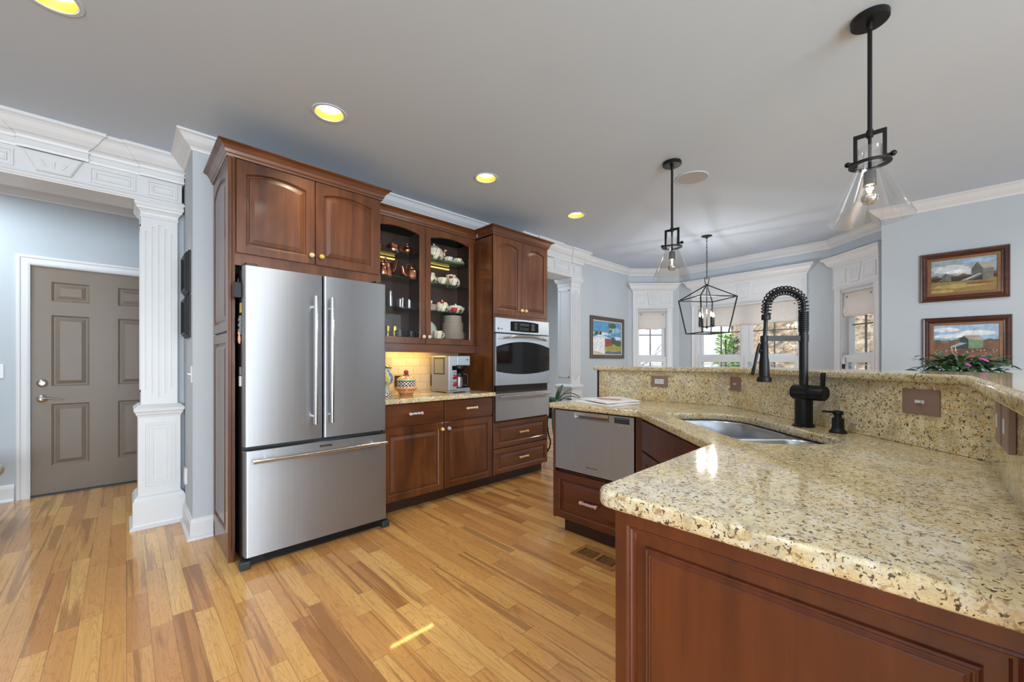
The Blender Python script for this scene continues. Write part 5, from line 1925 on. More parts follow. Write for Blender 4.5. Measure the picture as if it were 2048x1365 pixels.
def framed(name, label, loc, rz, w, h, prof, fmat, liner, shapes, lmat='gilt'):
    """framed painting: local x right, z up from its lower edge, face towards -y; shapes = [(paint, outline)] in 0..1 of the canvas"""
    t = thing(name, label, 'painting', loc, None, rz)
    f = MB()
    f.loops([[(-w / 2 + d, y, d), (w / 2 - d, y, d), (w / 2 - d, y, h - d), (-w / 2 + d, y, h - d)] for d, y in prof], True, False)
    f.build('frame', fmat, t, local=True)
    d0 = prof[-1][0]
    l = MB()
    l.loops([[(-w / 2 + d, y, d), (w / 2 - d, y, d), (w / 2 - d, y, h - d), (-w / 2 + d, y, h - d)] for d, y in ((d0 - 0.004, -0.012), (d0, -0.014), (d0 + liner - 0.003, -0.014), (d0 + liner, -0.009))], False, False)
    l.build('liner', lmat, t, local=True)
    cx0, cw, cz0, ch = -w / 2 + d0 + liner - 0.002, w - 2 * (d0 + liner) + 0.004, d0 + liner - 0.002, h - 2 * (d0 + liner) + 0.004
    c = MB()
    names = []
    for k, (mt, pts) in enumerate(shapes):
        if mt not in names:
            names.append(mt)
        c.m = names.index(mt)
        y = -0.0088 - 0.00012 * k
        c.add([(cx0 + cw * min(1, max(0, p[0])), y, cz0 + ch * min(1, max(0, p[1]))) for p in pts], [tuple(range(len(pts)))], False)
    c.build('canvas', names, t, local=True)
    return t


FRP = [(0, 0), (0, -0.020), (0.006, -0.026), (0.014, -0.024), (0.018, -0.030), (0.026, -0.034), (0.034, -0.030), (0.038, -0.022), (0.044, -0.024), (0.050, -0.018), (0.052, -0.012)]
rr = random.Random(5)
sh = [('p_sky', [(0, 0.42), (1, 0.42), (1, 1), (0, 1)]), ('p_cloud', blob(0.28, 0.72, 0.30, 0.12, 18, 2)), ('p_cloud', blob(0.66, 0.60, 0.30, 0.10, 18, 4)), ('p_cloud2', blob(0.42, 0.62, 0.22, 0.05, 16, 6)), ('p_sky2', blob(0.72, 0.88, 0.25, 0.06, 16, 7)),
      ('p_rust', [(0, 0.52)] + [(x / 12, 0.52 + 0.035 * sin(x * 2.3)) for x in range(13)] + [(1, 0.40), (0, 0.40)]),
      ('p_dark', [(0, 0.46)] + [(x / 12, 0.47 + 0.02 * sin(x * 3.1)) for x in range(13)] + [(1, 0.34), (0, 0.34)]),
      ('p_field', [(0, 0), (1, 0), (1, 0.36), (0.5, 0.33), (0, 0.36)]), ('p_field2', blob(0.45, 0.20, 0.42, 0.07, 18, 9)), ('p_field2', blob(0.18, 0.07, 0.2, 0.05, 16, 3)), ('p_rust', blob(0.75, 0.24, 0.24, 0.03, 16, 12)),
      ('p_barn', [(0.17, 0.36), (0.31, 0.36), (0.31, 0.52), (0.24, 0.60), (0.17, 0.52)]), ('p_barn2', [(0.24, 0.36), (0.32, 0.36), (0.32, 0.54), (0.24, 0.60)]), ('p_shed', [(0.10, 0.36), (0.18, 0.40), (0.18, 0.42)]),
      ('p_barn', [(0.63, 0.32), (0.80, 0.32), (0.80, 0.66), (0.715, 0.84), (0.63, 0.66)]), ('p_barn2', [(0.80, 0.32), (0.95, 0.36), (0.95, 0.66), (0.80, 0.66)]),
      ('p_roof', [(0.715, 0.85), (0.89, 0.82), (0.97, 0.64), (0.80, 0.64)]), ('p_dark', [(0.62, 0.32), (0.79, 0.32), (0.79, 0.46)]), ('p_shed', [(0.46, 0.34), (0.56, 0.34), (0.79, 0.50), (0.74, 0.51)])]
framed('painting', 'upper brown framed painting of a grey barn in an autumn field', (5.5098, -0.237, 1.770), R90, 0.545, 0.455, FRP, 'brown_frame', 0.022, sh)
sh = [('p_sky2', [(0, 0.50), (1, 0.50), (1, 1), (0, 1)]), ('p_cloud2', blob(0.2, 0.86, 0.22, 0.07, 16, 3)), ('p_cloud2', blob(0.66, 0.74, 0.34, 0.08, 18, 8)), ('p_cloud2', blob(0.24, 0.66, 0.26, 0.06, 18, 5)),
      ('p_leaf', [(0, 0.53)] + [(x / 14, 0.545 + 0.02 * sin(x * 2.7)) for x in range(15)] + [(1, 0.48), (0, 0.48)]),
      ('p_soil', [(0, 0), (1, 0), (1, 0.51), (0, 0.51)]), ('p_soil2', [(0.1, 0.0), (0.35, 0.0), (0.62, 0.28), (0.5, 0.30)]), ('p_soil2', blob(0.7, 0.22, 0.3, 0.05, 16, 4)),
      ('p_roof', [(0.11, 0.52), (0.16, 0.59), (0.22, 0.57), (0.25, 0.51)]), ('p_barn2', [(0.12, 0.46), (0.23, 0.46), (0.23, 0.53), (0.12, 0.53)]), ('p_rust', blob(0.42, 0.56, 0.03, 0.045, 12, 5)),
      ('p_teal', [(0.42, 0.27), (0.55, 0.27), (0.55, 0.58), (0.48, 0.66), (0.42, 0.58)]), ('p_green', [(0.55, 0.27), (0.77, 0.29), (0.77, 0.54), (0.55, 0.56)]), ('p_roof', [(0.47, 0.67), (0.72, 0.67), (0.79, 0.52), (0.55, 0.55)]),
      ('p_shed', [(0.26, 0.33), (0.34, 0.32), (0.53, 0.44), (0.42, 0.46)]), ('p_teal', [(0.30, 0.31), (0.34, 0.32), (0.53, 0.44), (0.53, 0.26), (0.36, 0.27)]), ('p_white', [(0.28, 0.33), (0.29, 0.33), (0.31, 0.20), (0.30, 0.20)]), ('p_white', [(0.345, 0.32), (0.355, 0.32), (0.365, 0.19), (0.355, 0.19)])]
for i in range(46):
    x_, z_ = rr.uniform(0.02, 0.98), rr.uniform(0.02, 0.24)
    sh.append(('p_cotton', blob(x_, z_, 0.011, 0.012, 7, i)))
framed('painting', 'lower brown framed painting of a green barn in a cotton field', (5.5098, -0.251, 1.171), R90, 0.54, 0.446, FRP, 'brown_frame', 0.022, sh)
FR2 = [(0, 0), (0, -0.024), (0.006, -0.030), (0.040, -0.030), (0.052, -0.026), (0.058, -0.016)]
sh = [('p_blue', [(0, 0.3), (1, 0.3), (1, 1), (0, 1)]), ('p_pale', blob(0.3, 0.62, 0.3, 0.05, 18, 2)), ('p_pale', blob(0.8, 0.5, 0.2, 0.06, 18, 5)), ('p_sky2', blob(0.75, 0.75, 0.22, 0.10, 18, 6)),
      ('p_leaf', blob(0.13, 0.62, 0.09, 0.07, 16, 8)), ('p_leaf', blob(0.68, 0.88, 0.14, 0.09, 18, 9)), ('p_leaf', blob(0.60, 0.72, 0.06, 0.05, 14, 19)), ('p_leaf', [(0.52, 0.3), (0.535, 0.3), (0.55, 1), (0.535, 1)]), ('p_leaf', [(0.76, 0.3), (0.77, 0.3), (0.76, 0.95), (0.75, 0.95)]),
      ('p_grass', [(0, 0), (1, 0), (1, 0.27), (0.5, 0.33), (0, 0.30)]), ('p_indigo', [(0.35, 0), (1, 0), (1, 0.10), (0.7, 0.06), (0.5, 0.10)]), ('p_leaf', blob(0.88, 0.34, 0.14, 0.10, 16, 11)), ('p_barn', [(0.6, 0.3), (0.75, 0.32), (0.83, 0.42), (0.7, 0.55), (0.62, 0.5)]),
      ('p_white', [(0, 0.06), (0.40, 0.0), (0.40, 0.48), (0, 0.52)]), ('p_pale', [(0.06, 0.52), (0.40, 0.48), (0.62, 0.48), (0.32, 0.58), (0.24, 0.70), (0.18, 0.60)]), ('p_red', [(0.40, 0.22), (0.66, 0.26), (0.60, 0.40), (0.58, 0.47), (0.40, 0.47)]), ('p_dark', [(0.19, 0.58), (0.25, 0.72), (0.30, 0.60)]), ('p_cotton', [(0, 0.0), (0.4, 0.0), (0.4, 0.02), (0, 0.10)])]
framed('painting', 'grey framed painting of a pale farmhouse under blue sky', (5.415, 3.4598, 1.253), 0, 0.935, 0.640, FR2, 'grey_frame', 0.012, sh, 'cream2')


# ================================================================== INSIDE THE GLASS CABINET
def build_apple():
    """cream glaze painted with red fruit, green leaves and brown stems"""
    t = NT('fruit_painted_ceramic')
    v = t.co()
    vo = t.n('TexVoronoi', {'Vector': v, 'Scale': 15.0, 'Randomness': 0.85})
    cell = t.n('SeparateColor', {0: vo.outputs['Color']}).outputs[0]
    dist = vo.outputs['Distance']
    disc = t.n('MapRange', {'Value': dist, 'From Min': 0.30, 'From Max': 0.34, 'To Min': 1.0, 'To Max': 0.0}).outputs[0]
    isr = t.n('MapRange', {'Value': cell, 'From Min': 0.56, 'From Max': 0.58}).outputs[0]
    isg = t.n('MapRange', {'Value': cell, 'From Min': 0.30, 'From Max': 0.28}).outputs[0]
    stem = t.n('TexWave', {'Vector': v, 'Scale': 5.0, 'Distortion': 9.0, 'Detail': 1.0}).outputs['Fac']
    sm = t.n('MapRange', {'Value': stem, 'From Min': 0.93, 'From Max': 0.97}).outputs[0]
    c = t.mix(t.math('MULTIPLY', sm, 0.75), lin((232, 226, 200)), lin((84, 74, 50)))
    c = t.mix(t.math('MULTIPLY', disc, isr), c, lin((158, 44, 40)))
    c = t.mix(t.math('MULTIPLY', disc, isg), c, lin((92, 106, 62)))
    return t.pbr(c, 0.2)


M['apple'] = build_apple()
M['plate_rim'] = plain('cream_plate_glaze', (242, 236, 226), 0.25, var=0.05, scale=40)
M['brown_rim'] = plain('brown_rim_glaze', (120, 92, 74), 0.3)
M['pale_green'] = plain('pale_green_glaze', (206, 216, 190), 0.25, var=0.05)
M['dark_glaze'] = plain('dark_pewter_glaze', (42, 44, 48), 0.25, 0.3)
M['tumbler'] = thin_glass('tumbler_glass', (0.93, 0.95, 0.96), 1.9)


def vessel(name, label, cat, prof, c, mat, parts=(), group=None, seg=28, k=1.0):
    """turned pot with extra parts = [(part name, material, function(mb))]"""
    t = thing(name, label, cat, c, group)
    MB().lathe([(r_ * k, z_ * k) for r_, z_ in prof], (0, 0, 0), seg).build('body', mat, t, local=True)
    for pn, pm, fn in parts:
        b = MB()
        fn(b)
        b.v = [v_ * k for v_ in b.v]
        b.build(pn, pm, t, local=True)
    return t


def handle_fn(r, z0, z1, out, ang=0.0, th=0.005):
    def fn(b):
        ca_, sa_ = cos(ang), sin(ang)
        pts = []
        for i in range(11):
            a = -pi / 2 + pi * i / 10
            d = r + out * cos(a)
            pts.append((d * ca_, d * sa_, (z0 + z1) / 2 + (z1 - z0) / 2 * sin(a)))
        b.tube(pts, th, 8)
    return fn


def spout_fn(pts, r0, r1):
    def fn(b):
        n = len(pts)
        b.tube(pts, [r0 + (r1 - r0) * i / (n - 1) for i in range(n)], 12)
    return fn


def lid_fn(r, z, h=0.018, kn=0.008):
    def fn(b):
        b.lathe([(0, z), (r, z), (r * 1.02, z + 0.003), (r * 0.8, z + h * 0.55), (r * 0.3, z + h), (kn * 0.6, z + h + 0.002), (kn, z + h + 0.010), (kn * 0.7, z + h + 0.017), (0, z + h + 0.018)], (0, 0, 0), 24)
    return fn


Z1, Z2, Z3, Z4 = 2.1803, 1.9553, 1.6903, 1.4223
# copper on the upper shelves
vessel('copper_pot', 'small lidded copper pot behind the door edge on the top shelf', 'pot', [(0, 0.0005), (0.040, 0.0005), (0.043, 0.006), (0.043, 0.040), (0.045, 0.043), (0, 0.043)], (1.590, 3.355, Z1), 'copper', k=1.2, parts=
       [('lid', 'copper', lid_fn(0.042, 0.042)), ('handle', 'brass', handle_fn(0.042, 0.012, 0.034, 0.02, 0))])
vessel('copper_pot', 'wide low copper pot with rings on the top shelf', 'pot', [(0, 0.0005), (0.052, 0.0005), (0.054, 0.005), (0.054, 0.020), (0.056, 0.023), (0.054, 0.026), (0.054, 0.052), (0.057, 0.055), (0, 0.055)], (1.716, 3.30, Z1), 'copper', k=1.1, parts=
       [('lid', 'copper', lid_fn(0.050, 0.054, 0.012, 0.006)), ('handle', 'copper', handle_fn(0.054, 0.014, 0.046, 0.014, 0))])
vessel('copper_urn', 'little copper urn with ears and a pointed lid on the top shelf', 'urn', [(0, 0.0005), (0.022, 0.0005), (0.020, 0.006), (0.032, 0.018), (0.044, 0.036), (0.046, 0.050), (0.040, 0.066), (0.032, 0.074), (0.036, 0.080), (0, 0.080)], (1.868, 3.32, Z1), 'copper',
       [('lid', 'copper', lid_fn(0.034, 0.079, 0.022, 0.007)), ('handle', 'brass', handle_fn(0.042, 0.036, 0.074, 0.014, 0, 0.0035)), ('handle', 'brass', handle_fn(0.042, 0.036, 0.074, 0.014, pi, 0.0035))])
vessel('copper_mug', 'short copper mug at the door edge of the second shelf', 'mug', [(0, 0.0005), (0.034, 0.0005), (0.036, 0.006), (0.033, 0.05), (0.024, 0.066), (0.026, 0.074), (0, 0.074)], (1.600, 3.26, Z2), 'copper', k=1.25, parts=
       [('lid', 'copper', lid_fn(0.026, 0.073, 0.014, 0.006))])
vessel('copper_coffee_pot', 'tall tapered copper coffee pot with a long spout', 'coffee pot', [(0, 0.0005), (0.056, 0.0005), (0.058, 0.006), (0.052, 0.06), (0.046, 0.105), (0.042, 0.112), (0, 0.112)], (1.672, 3.352, Z2), 'copper', k=1.22, parts=
       [('lid', 'copper', lid_fn(0.042, 0.111, 0.022, 0.008)), ('spout', 'copper', spout_fn([(0.045, 0, 0.045), (0.075, 0, 0.07), (0.082, 0, 0.11), (0.10, 0, 0.155)], 0.018, 0.008)),
        ('handle', 'black', handle_fn(0.044, 0.03, 0.11, 0.05, pi, 0.006))])
vessel('copper_kettle', 'squat copper tea kettle with curved spout', 'kettle', [(0, 0.0005), (0.058, 0.0005), (0.060, 0.008), (0.064, 0.012), (0.064, 0.060), (0.058, 0.074), (0.036, 0.088), (0, 0.090)], (1.882, 3.268, Z2), 'copper', k=1.10, parts=
       [('lid', 'copper', lid_fn(0.036, 0.087, 0.016, 0.008)), ('spout', 'copper', spout_fn([(-0.055, -0.01, 0.02), (-0.085, -0.02, 0.04), (-0.088, -0.022, 0.07), (-0.10, -0.028, 0.095)], 0.015, 0.007)),
        ('handle', 'copper', lambda b: b.tube([(-0.05, 0, 0.07), (-0.045, 0, 0.115), (0, 0, 0.135), (0.045, 0, 0.115), (0.05, 0, 0.07)], 0.0045, 8))])
# tumblers
for k, (x, y, h_, r) in enumerate([(1.690, 3.30, 0.145, 0.024), (1.725, 3.36, 0.105, 0.028), (1.785, 3.30, 0.080, 0.024), (1.826, 3.33, 0.098, 0.020), (1.862, 3.28, 0.082, 0.019), (1.895, 3.32, 0.080, 0.022)]):
    lab = ('tallest clear glass at the refrigerator end of the glassware shelf', 'clear flared glass just behind the tallest glass', 'low clear tumbler in the middle of the glassware shelf',
           'clear slender glass next to the low tumbler', 'narrow clear cut glass nearest the cabinet door', 'clear cut glass at the partition end of the glassware shelf')[k]
    tg = vessel('drinking_glass', lab, 'glass', [(0, 0.0005), (r * 0.78, 0.0005), (r * 0.82, 0.006), (r, h_), (r * 0.92, h_), (r * 0.74, 0.010), (0, 0.010)], (x, y, Z3), 'tumbler', group='tumblers on the third shelf')
# bottom shelf, copper side
for k, (x, y, lab) in enumerate([(1.765, 3.27, 'dark pewter cup nearer the refrigerator on the bottom shelf'), (1.885, 3.28, 'dark pewter cup nearer the partition on the bottom shelf')]):
    vessel('pewter_cup', lab, 'cup', [(0, 0.0005), (0.030, 0.0005), (0.038, 0.006), (0.044, 0.045), (0.046, 0.062), (0.042, 0.062), (0.036, 0.008), (0, 0.008)], (x, y, Z4), 'dark_glaze',
           [('handle', 'dark_glaze', handle_fn(0.042, 0.016, 0.05, 0.024, 0, 0.0035))], 'dark cups on the bottom shelf')
vessel('brass_cup', 'tall brass goblet at the refrigerator end of the bottom shelf', 'goblet', [(0, 0.0005), (0.026, 0.0005), (0.024, 0.006), (0.008, 0.014), (0.008, 0.040), (0.024, 0.052), (0.030, 0.10), (0.027, 0.10), (0, 0.056)], (1.682, 3.33, Z4), 'brass')
vessel('brass_cup', 'short brass tankard behind the dark cups', 'tankard', [(0, 0.0005), (0.034, 0.0005), (0.036, 0.006), (0.032, 0.106), (0.030, 0.106), (0.030, 0.010), (0, 0.010)], (1.775, 3.385, Z4), 'brass',
       [('handle', 'brass', handle_fn(0.033, 0.025, 0.085, 0.022, 0, 0.004))])
# fruit-painted crockery
vessel('painted_teapot', 'big cream teapot painted with apples on the top shelf', 'teapot', [(0, 0.0005), (0.056, 0.0005), (0.060, 0.006), (0.086, 0.040), (0.090, 0.075), (0.078, 0.110), (0.050, 0.130), (0, 0.134)], (2.150, 3.31, Z1), 'apple',
       [('lid', 'pale_green', lid_fn(0.048, 0.129, 0.02, 0.012)), ('spout', 'apple', spout_fn([(0.075, -0.01, 0.060), (0.11, -0.016, 0.085), (0.125, -0.02, 0.125)], 0.022, 0.011))])
ov_ = thing('oval_platter', 'pale green oval platter under the cups on the top shelf', 'platter', (2.368, 3.31, Z1))
MB().lathe([(0, 0.0006), (0.074, 0.0006), (0.078, 0.006), (0.112, 0.016), (0.114, 0.019), (0.074, 0.008), (0, 0.008)], (0, 0, 0), 36, 2 * pi, 1.15, 0.9).build('body', 'pale_green', ov_, local=True)
cupp = [(0, 0.0005), (0.026, 0.0005), (0.028, 0.006), (0.044, 0.030), (0.048, 0.052), (0.044, 0.052), (0.026, 0.010), (0, 0.010)]
for x, y, z, lab, ha in ((2.315, 3.30, Z1 + 0.0085, 'cream apple cup on the platter nearer the big teapot', 2.6), (2.418, 3.29, Z1 + 0.0085, 'cream apple cup on the platter with its handle outwards', 0.0),
                         (2.225, 3.28, Z2, 'cream apple cup in front of the jugs on the second shelf', 2.6), (2.335, 3.252, Z2, 'cream apple cup before the tall pitcher on the second shelf', -1.2)):
    vessel('painted_cup', lab, 'cup', cupp if z > 2 else [(r * 1.08, q * 1.25) for r, q in cupp], (x, y, z), 'apple', [('handle', 'white', handle_fn(0.044, 0.014, 0.046, 0.024, ha, 0.0042))], 'apple cups in the glass cabinet')
vessel('painted_jug', 'round cream apple jug at the partition end of the second shelf', 'jug', [(0, 0.0005), (0.040, 0.0005), (0.066, 0.03), (0.068, 0.060), (0.048, 0.092), (0.052, 0.104), (0.048, 0.104), (0.044, 0.09), (0, 0.01)], (2.115, 3.33, Z2), 'apple')
vessel('painted_pitcher', 'tall cream apple pitcher with a looped handle on the second shelf', 'pitcher', [(0, 0.0005), (0.044, 0.0005), (0.058, 0.03), (0.060, 0.065), (0.050, 0.10), (0.054, 0.130), (0.050, 0.130), (0.046, 0.10), (0, 0.01)], (2.390, 3.368, Z2), 'apple',
       [('handle', 'white', handle_fn(0.054, 0.02, 0.118, 0.052, 0, 0.006))])
vessel('sugar_pot', 'cream apple sugar pot with a lid on the third shelf', 'pot', [(0, 0.0005), (0.044, 0.0005), (0.058, 0.02), (0.064, 0.050), (0.060, 0.080), (0.048, 0.094), (0, 0.096)], (2.245, 3.31, Z3), 'apple', [('lid', 'apple', lid_fn(0.050, 0.093, 0.014, 0.008))])
tu = thing('covered_dish', 'oval cream apple serving dish with a low lid on the third shelf', 'dish', (2.415, 3.32, Z3))
MB().lathe([(0, 0.0005), (0.052, 0.0005), (0.070, 0.016), (0.088, 0.050), (0.090, 0.062), (0.084, 0.064), (0, 0.064)], (0, 0, 0), 32, 2 * pi, 1.12, 0.85).build('body', 'apple', tu, local=True)
lb = MB()
lb.lathe([(0, 0.064), (0.080, 0.064), (0.070, 0.078), (0.03, 0.088), (0.008, 0.090), (0.010, 0.102), (0, 0.104)], (0, 0, 0), 32, 2 * pi, 1.0, 0.8)
lb.build('lid', 'white', tu, local=True)
vessel('red_apple_shaker', 'small red apple shaker in front of the covered dish', 'shaker', [(0, 0.0005), (0.014, 0.0005), (0.026, 0.012), (0.030, 0.030), (0.024, 0.046), (0.008, 0.050), (0, 0.046)], (2.335, 3.235, Z3), 'jred', [('stem', 'kick', lambda b: b.tube([(0, 0, 0.044), (0.004, 0, 0.058)], 0.002, 6))])


def plate_proto(name, label, cat, r, c, group):
    t = thing(name, label, cat, c, group)
    MB().lathe([(0, 0.0004), (r * 0.62, 0.0004), (r * 0.66, 0.0025), (r * 0.97, 0.0085), (r, 0.0105), (r * 0.97, 0.0115), (r * 0.64, 0.0058), (0, 0.0050)], (0, 0, 0), 40).build('dish', 'plate_rim', t, local=True)
    MB().lathe([(r * 0.972, 0.0085), (r * 1.003, 0.0100), (r * 1.003, 0.0108), (r * 0.975, 0.0119)], (0, 0, 0), 40).build('brown_edge', 'brown_rim', t, local=True)
    return t


tiers = [(0.124, 7, 'wide cream dinner plate in the bottom tier of the tall plate stack', 'dinner plates at the bottom of the stack'), (0.110, 10, 'middle sized cream plate in the middle tier of the tall plate stack', 'plates in the middle of the stack'),
         (0.095, 7, 'small cream plate in the top tier of the tall plate stack', 'small plates on top of the stack')]
z = Z4 + 0.0002
for r, n, lab, grp in tiers:
    pr = None
    for i in range(n):
        if pr is None:
            pr = plate_proto('stacked_plate', lab, 'plate', r, (2.375, 3.314, z), grp)
        else:
            q = copy_tree(pr)
            q.location = (2.375, 3.314, z)
        z += 0.0100
z = Z3 + 0.0002
pr = None
for i in range(6):
    if pr is None:
        pr = plate_proto('saucer', 'cream saucer in the low stack at the partition end of the third shelf', 'saucer', 0.070, (2.095, 3.30, z), 'saucers on the third shelf')
    else:
        q = copy_tree(pr)
        q.location = (2.095, 3.30, z)
    z += 0.0100
sp2 = vessel('saucer_top_cup', 'little cream cup standing on the saucer stack', 'cup', [(0, 0.0005), (0.016, 0.0005), (0.026, 0.02), (0.028, 0.036), (0.025, 0.036), (0, 0.008)], (2.095, 3.30, z + 0.002), 'apple')
pf = thing('oval_plate', 'cream and pale green platter standing on edge at the back of the bottom shelf', 'platter', (2.145, 3.402, Z4 + 0.0975))
b = MB()
b.lathe([(0, 0.004), (0.070, 0.004), (0.085, 0.0), (0.100, -0.008), (0.102, -0.004), (0.086, 0.006), (0.070, 0.010), (0, 0.010)], (0, 0, 0), 40, 2 * pi, 1.0, 0.92)
mt = Matrix.Rotation(radians(82), 4, 'X')
b.v = [mt @ Vector(v) for v in b.v]
b.build('body', 'pale_green', pf, local=True)
vessel('painted_mug', 'cream apple mug in front of the standing platter', 'mug', [(0, 0.0005), (0.036, 0.0005), (0.044, 0.012), (0.046, 0.060), (0.048, 0.078), (0.044, 0.078), (0.040, 0.012), (0, 0.010)], (2.160, 3.255, Z4), 'apple',
       [('handle', 'white', handle_fn(0.044, 0.02, 0.062, 0.026, 0.0, 0.005))])

# ================================================================== PLANTS
M['leaf'] = plain('dark_green_leaf', (48, 84, 48), 0.35, var=0.3, scale=14)
M['leaf2'] = plain('grey_green_leaf', (78, 104, 74), 0.4, var=0.3, scale=18)
M['flower'] = plain('magenta_petal', (206, 62, 172), 0.5, var=0.12)
M['soil'] = plain('potting_soil', (52, 40, 32), 0.9, var=0.3)
M['clay'] = plain('dark_clay_pot', (70, 62, 58), 0.5)


def leaf_blade(mb, p0, d, length, width, droop, seg=8, twist=0.0):
    """arching strap leaf from p0 in direction d (2-D heading) rising then drooping"""
    p = Vector(p0)
    h = Vector((d[0], d[1], 0)).normalized()
    sd = Vector((-h.y, h.x, 0))
    el = d[2]
    L, R = [], []
    for i in range(seg + 1):
        u = i / seg
        wv = width * (sin(pi * min(1, u * 0.93 + 0.07)) ** 0.7) * 0.5
        n = sd + Vector((0, 0, twist * u))
        L.append(p - n * wv)
        R.append(p + n * wv + Vector((0, 0, 0.0)))
        p = p + (h * cos(el) + Vector((0, 0, 1)) * sin(el)) * (length / seg)
        el -= droop / seg
    n_ = len(mb.v)
    mb.add(L + R, [(i, i + 1, seg + 2 + i, seg + 1 + i) for i in range(seg)], True)


px, py = 3.66, 3.05
ps = thing('plant_stand', 'black scrolled iron plant stand beside the oven cabinet', 'plant stand', (px, py, 0))
b = MB()
for i in range(3):
    a = 2 * pi * i / 3 - 2.4
    ca_, sa_ = cos(a), sin(a)
    pts = [(0.10, 0.55), (0.105, 0.45), (0.09, 0.34), (0.06, 0.25), (0.075, 0.17), (0.115, 0.13), (0.145, 0.09), (0.150, 0.05), (0.135, 0.012), (0.155, 0.006), (0.165, 0.02)]
    b.tube([(px + r * ca_, py + r * sa_, z_) for r, z_ in pts], 0.009, 8)
    sc_ = [(0.115 + 0.035 * (1 - k / 16) * cos(k * 0.6), 0.14 + 0.035 * (1 - k / 16) * sin(k * 0.6)) for k in range(14)]
    b.tube([(px + r * ca_, py + r * sa_, z_) for r, z_ in sc_], 0.006, 6)
b.build('leg_frame', 'iron', ps)
b = MB()
b.tube([(px + 0.105 * cos(2 * pi * i / 28), py + 0.105 * sin(2 * pi * i / 28), 0.55) for i in range(28)], 0.008, 8, closed=True)
b.lathe([(0, 0.543), (0.1, 0.543), (0.1, 0.55), (0, 0.55)], (px, py, 0), 24)
b.build('top_ring', 'iron', ps)
pp = thing('potted_plant', 'dark green strap leaved plant in a clay pot beside the oven cabinet', 'plant', (px, py, 0.5503))
b = MB()
b.lathe([(0, 0.5505), (0.07, 0.5505), (0.072, 0.556), (0.092, 0.70), (0.097, 0.705), (0.097, 0.722), (0.088, 0.722), (0.086, 0.70), (0, 0.695)], (px, py, 0), 28)
b.build('pot', 'clay', pp)
rl = random.Random(11)
lf = MB()
specs = [(-0.7, 1.25, 0.36, 1.4), (0.2, 1.35, 0.30, 1.0), (-1.6, 0.9, 0.44, 2.9), (-2.1, 0.7, 0.48, 2.8), (0.9, 0.9, 0.36, 2.4), (-0.2, 0.8, 0.42, 2.6), (1.8, 0.8, 0.4, 2.6), (1.2, 0.9, 0.38, 2.6), (-2.3, 0.9, 0.36, 2.6), (0.6, 0.8, 0.4, 2.7), (-1.2, 1.0, 0.34, 1.8), (-1.9, 0.3, 0.55, 2.2), (-2.5, 0.2, 0.55, 2.0), (-1.4, 0.2, 0.50, 2.1)]
for a, el, ln, dr_ in specs:
    leaf_blade(lf, (px + 0.03 * cos(a), py + 0.03 * sin(a), 0.70), (cos(a), sin(a), el), ln, rl.uniform(0.04, 0.06), dr_, 9, rl.uniform(-0.5, 0.5))
lf.build('leaves', 'leaf', pp, solidify=0.0015)
st = MB()
for a, el, ln, dr_ in ((-0.6, 1.2, 0.40, 2.2), (-2.3, 1.1, 0.30, 2.6), (-0.25, 1.0, 0.42, 1.8)):
    p = Vector((px, py, 0.70))
    pts = []
    e2 = el
    for i in range(12):
        pts.append(p.copy())
        p += Vector((cos(a) * cos(e2), sin(a) * cos(e2), sin(e2))) * ln / 11
        e2 -= dr_ / 11
    st.tube(pts, 0.003, 6)
st.build('stems', 'leaf', pp)

# flowering plant on a side table beyond the bar
qx, qy = 4.40, -0.19
tb = thing('side_table', 'small round dark table beyond the bar hidden by the granite', 'table', (qx, qy, 0))
MB().lathe([(0, 0.70), (0.27, 0.70), (0.275, 0.708), (0.275, 0.722), (0.27, 0.73), (0, 0.73)], (qx, qy, 0), 36).build('table_top', 'kick', tb)
MB().lathe([(0, 0.70), (0.05, 0.70), (0.03, 0.62), (0.035, 0.3), (0.05, 0.12), (0.16, 0.05), (0.20, 0.02), (0.20, 0.0005), (0, 0.0005)], (qx, qy, 0), 28).build('pedestal', 'kick', tb)
fp_ = thing('flowering_plant', 'leafy plant with magenta flowers in front of the lower barn painting', 'plant', (qx, qy, 0.7303))
MB().lathe([(0, 0.7305), (0.10, 0.7305), (0.14, 0.98), (0.146, 0.99), (0.146, 1.01), (0.132, 1.01), (0.13, 0.98), (0, 0.975)], (qx, qy, 0), 32).build('pot', 'clay', fp_)
rl = random.Random(4)
for nm, mt_, n_ in (('foliage', 'leaf', 330), ('pale_foliage', 'leaf2', 150)):
    lf = MB()
    for i in range(n_):
        a = rl.uniform(0, 2 * pi)
        base = Vector((qx + rl.uniform(0, 0.16) * cos(a), qy + rl.uniform(0, 0.22) * sin(a), rl.uniform(1.0, 1.23)))
        ln = rl.uniform(0.05, 0.12)
        leaf_blade(lf, base, (cos(a) * 0.7, sin(a) * 1.2, rl.uniform(-0.1, 1.2)), ln, rl.uniform(0.020, 0.036), rl.uniform(0.6, 2.6), 5, rl.uniform(-1, 1))
    lf.build(nm, mt_, fp_)
lf = MB()
for i, (dy, dz, dx) in enumerate(((0.03, 1.215, -0.13), (0.01, 1.20, -0.135), (-0.07, 1.232, -0.12), (0.045, 1.228, -0.12))):
    leaf_blade(lf, (qx + dx, qy + dy, dz), (-0.3, -0.8, -0.3), 0.055, 0.018, 0.5, 5, 1.2)
lf.build('petals', 'flower', fp_)

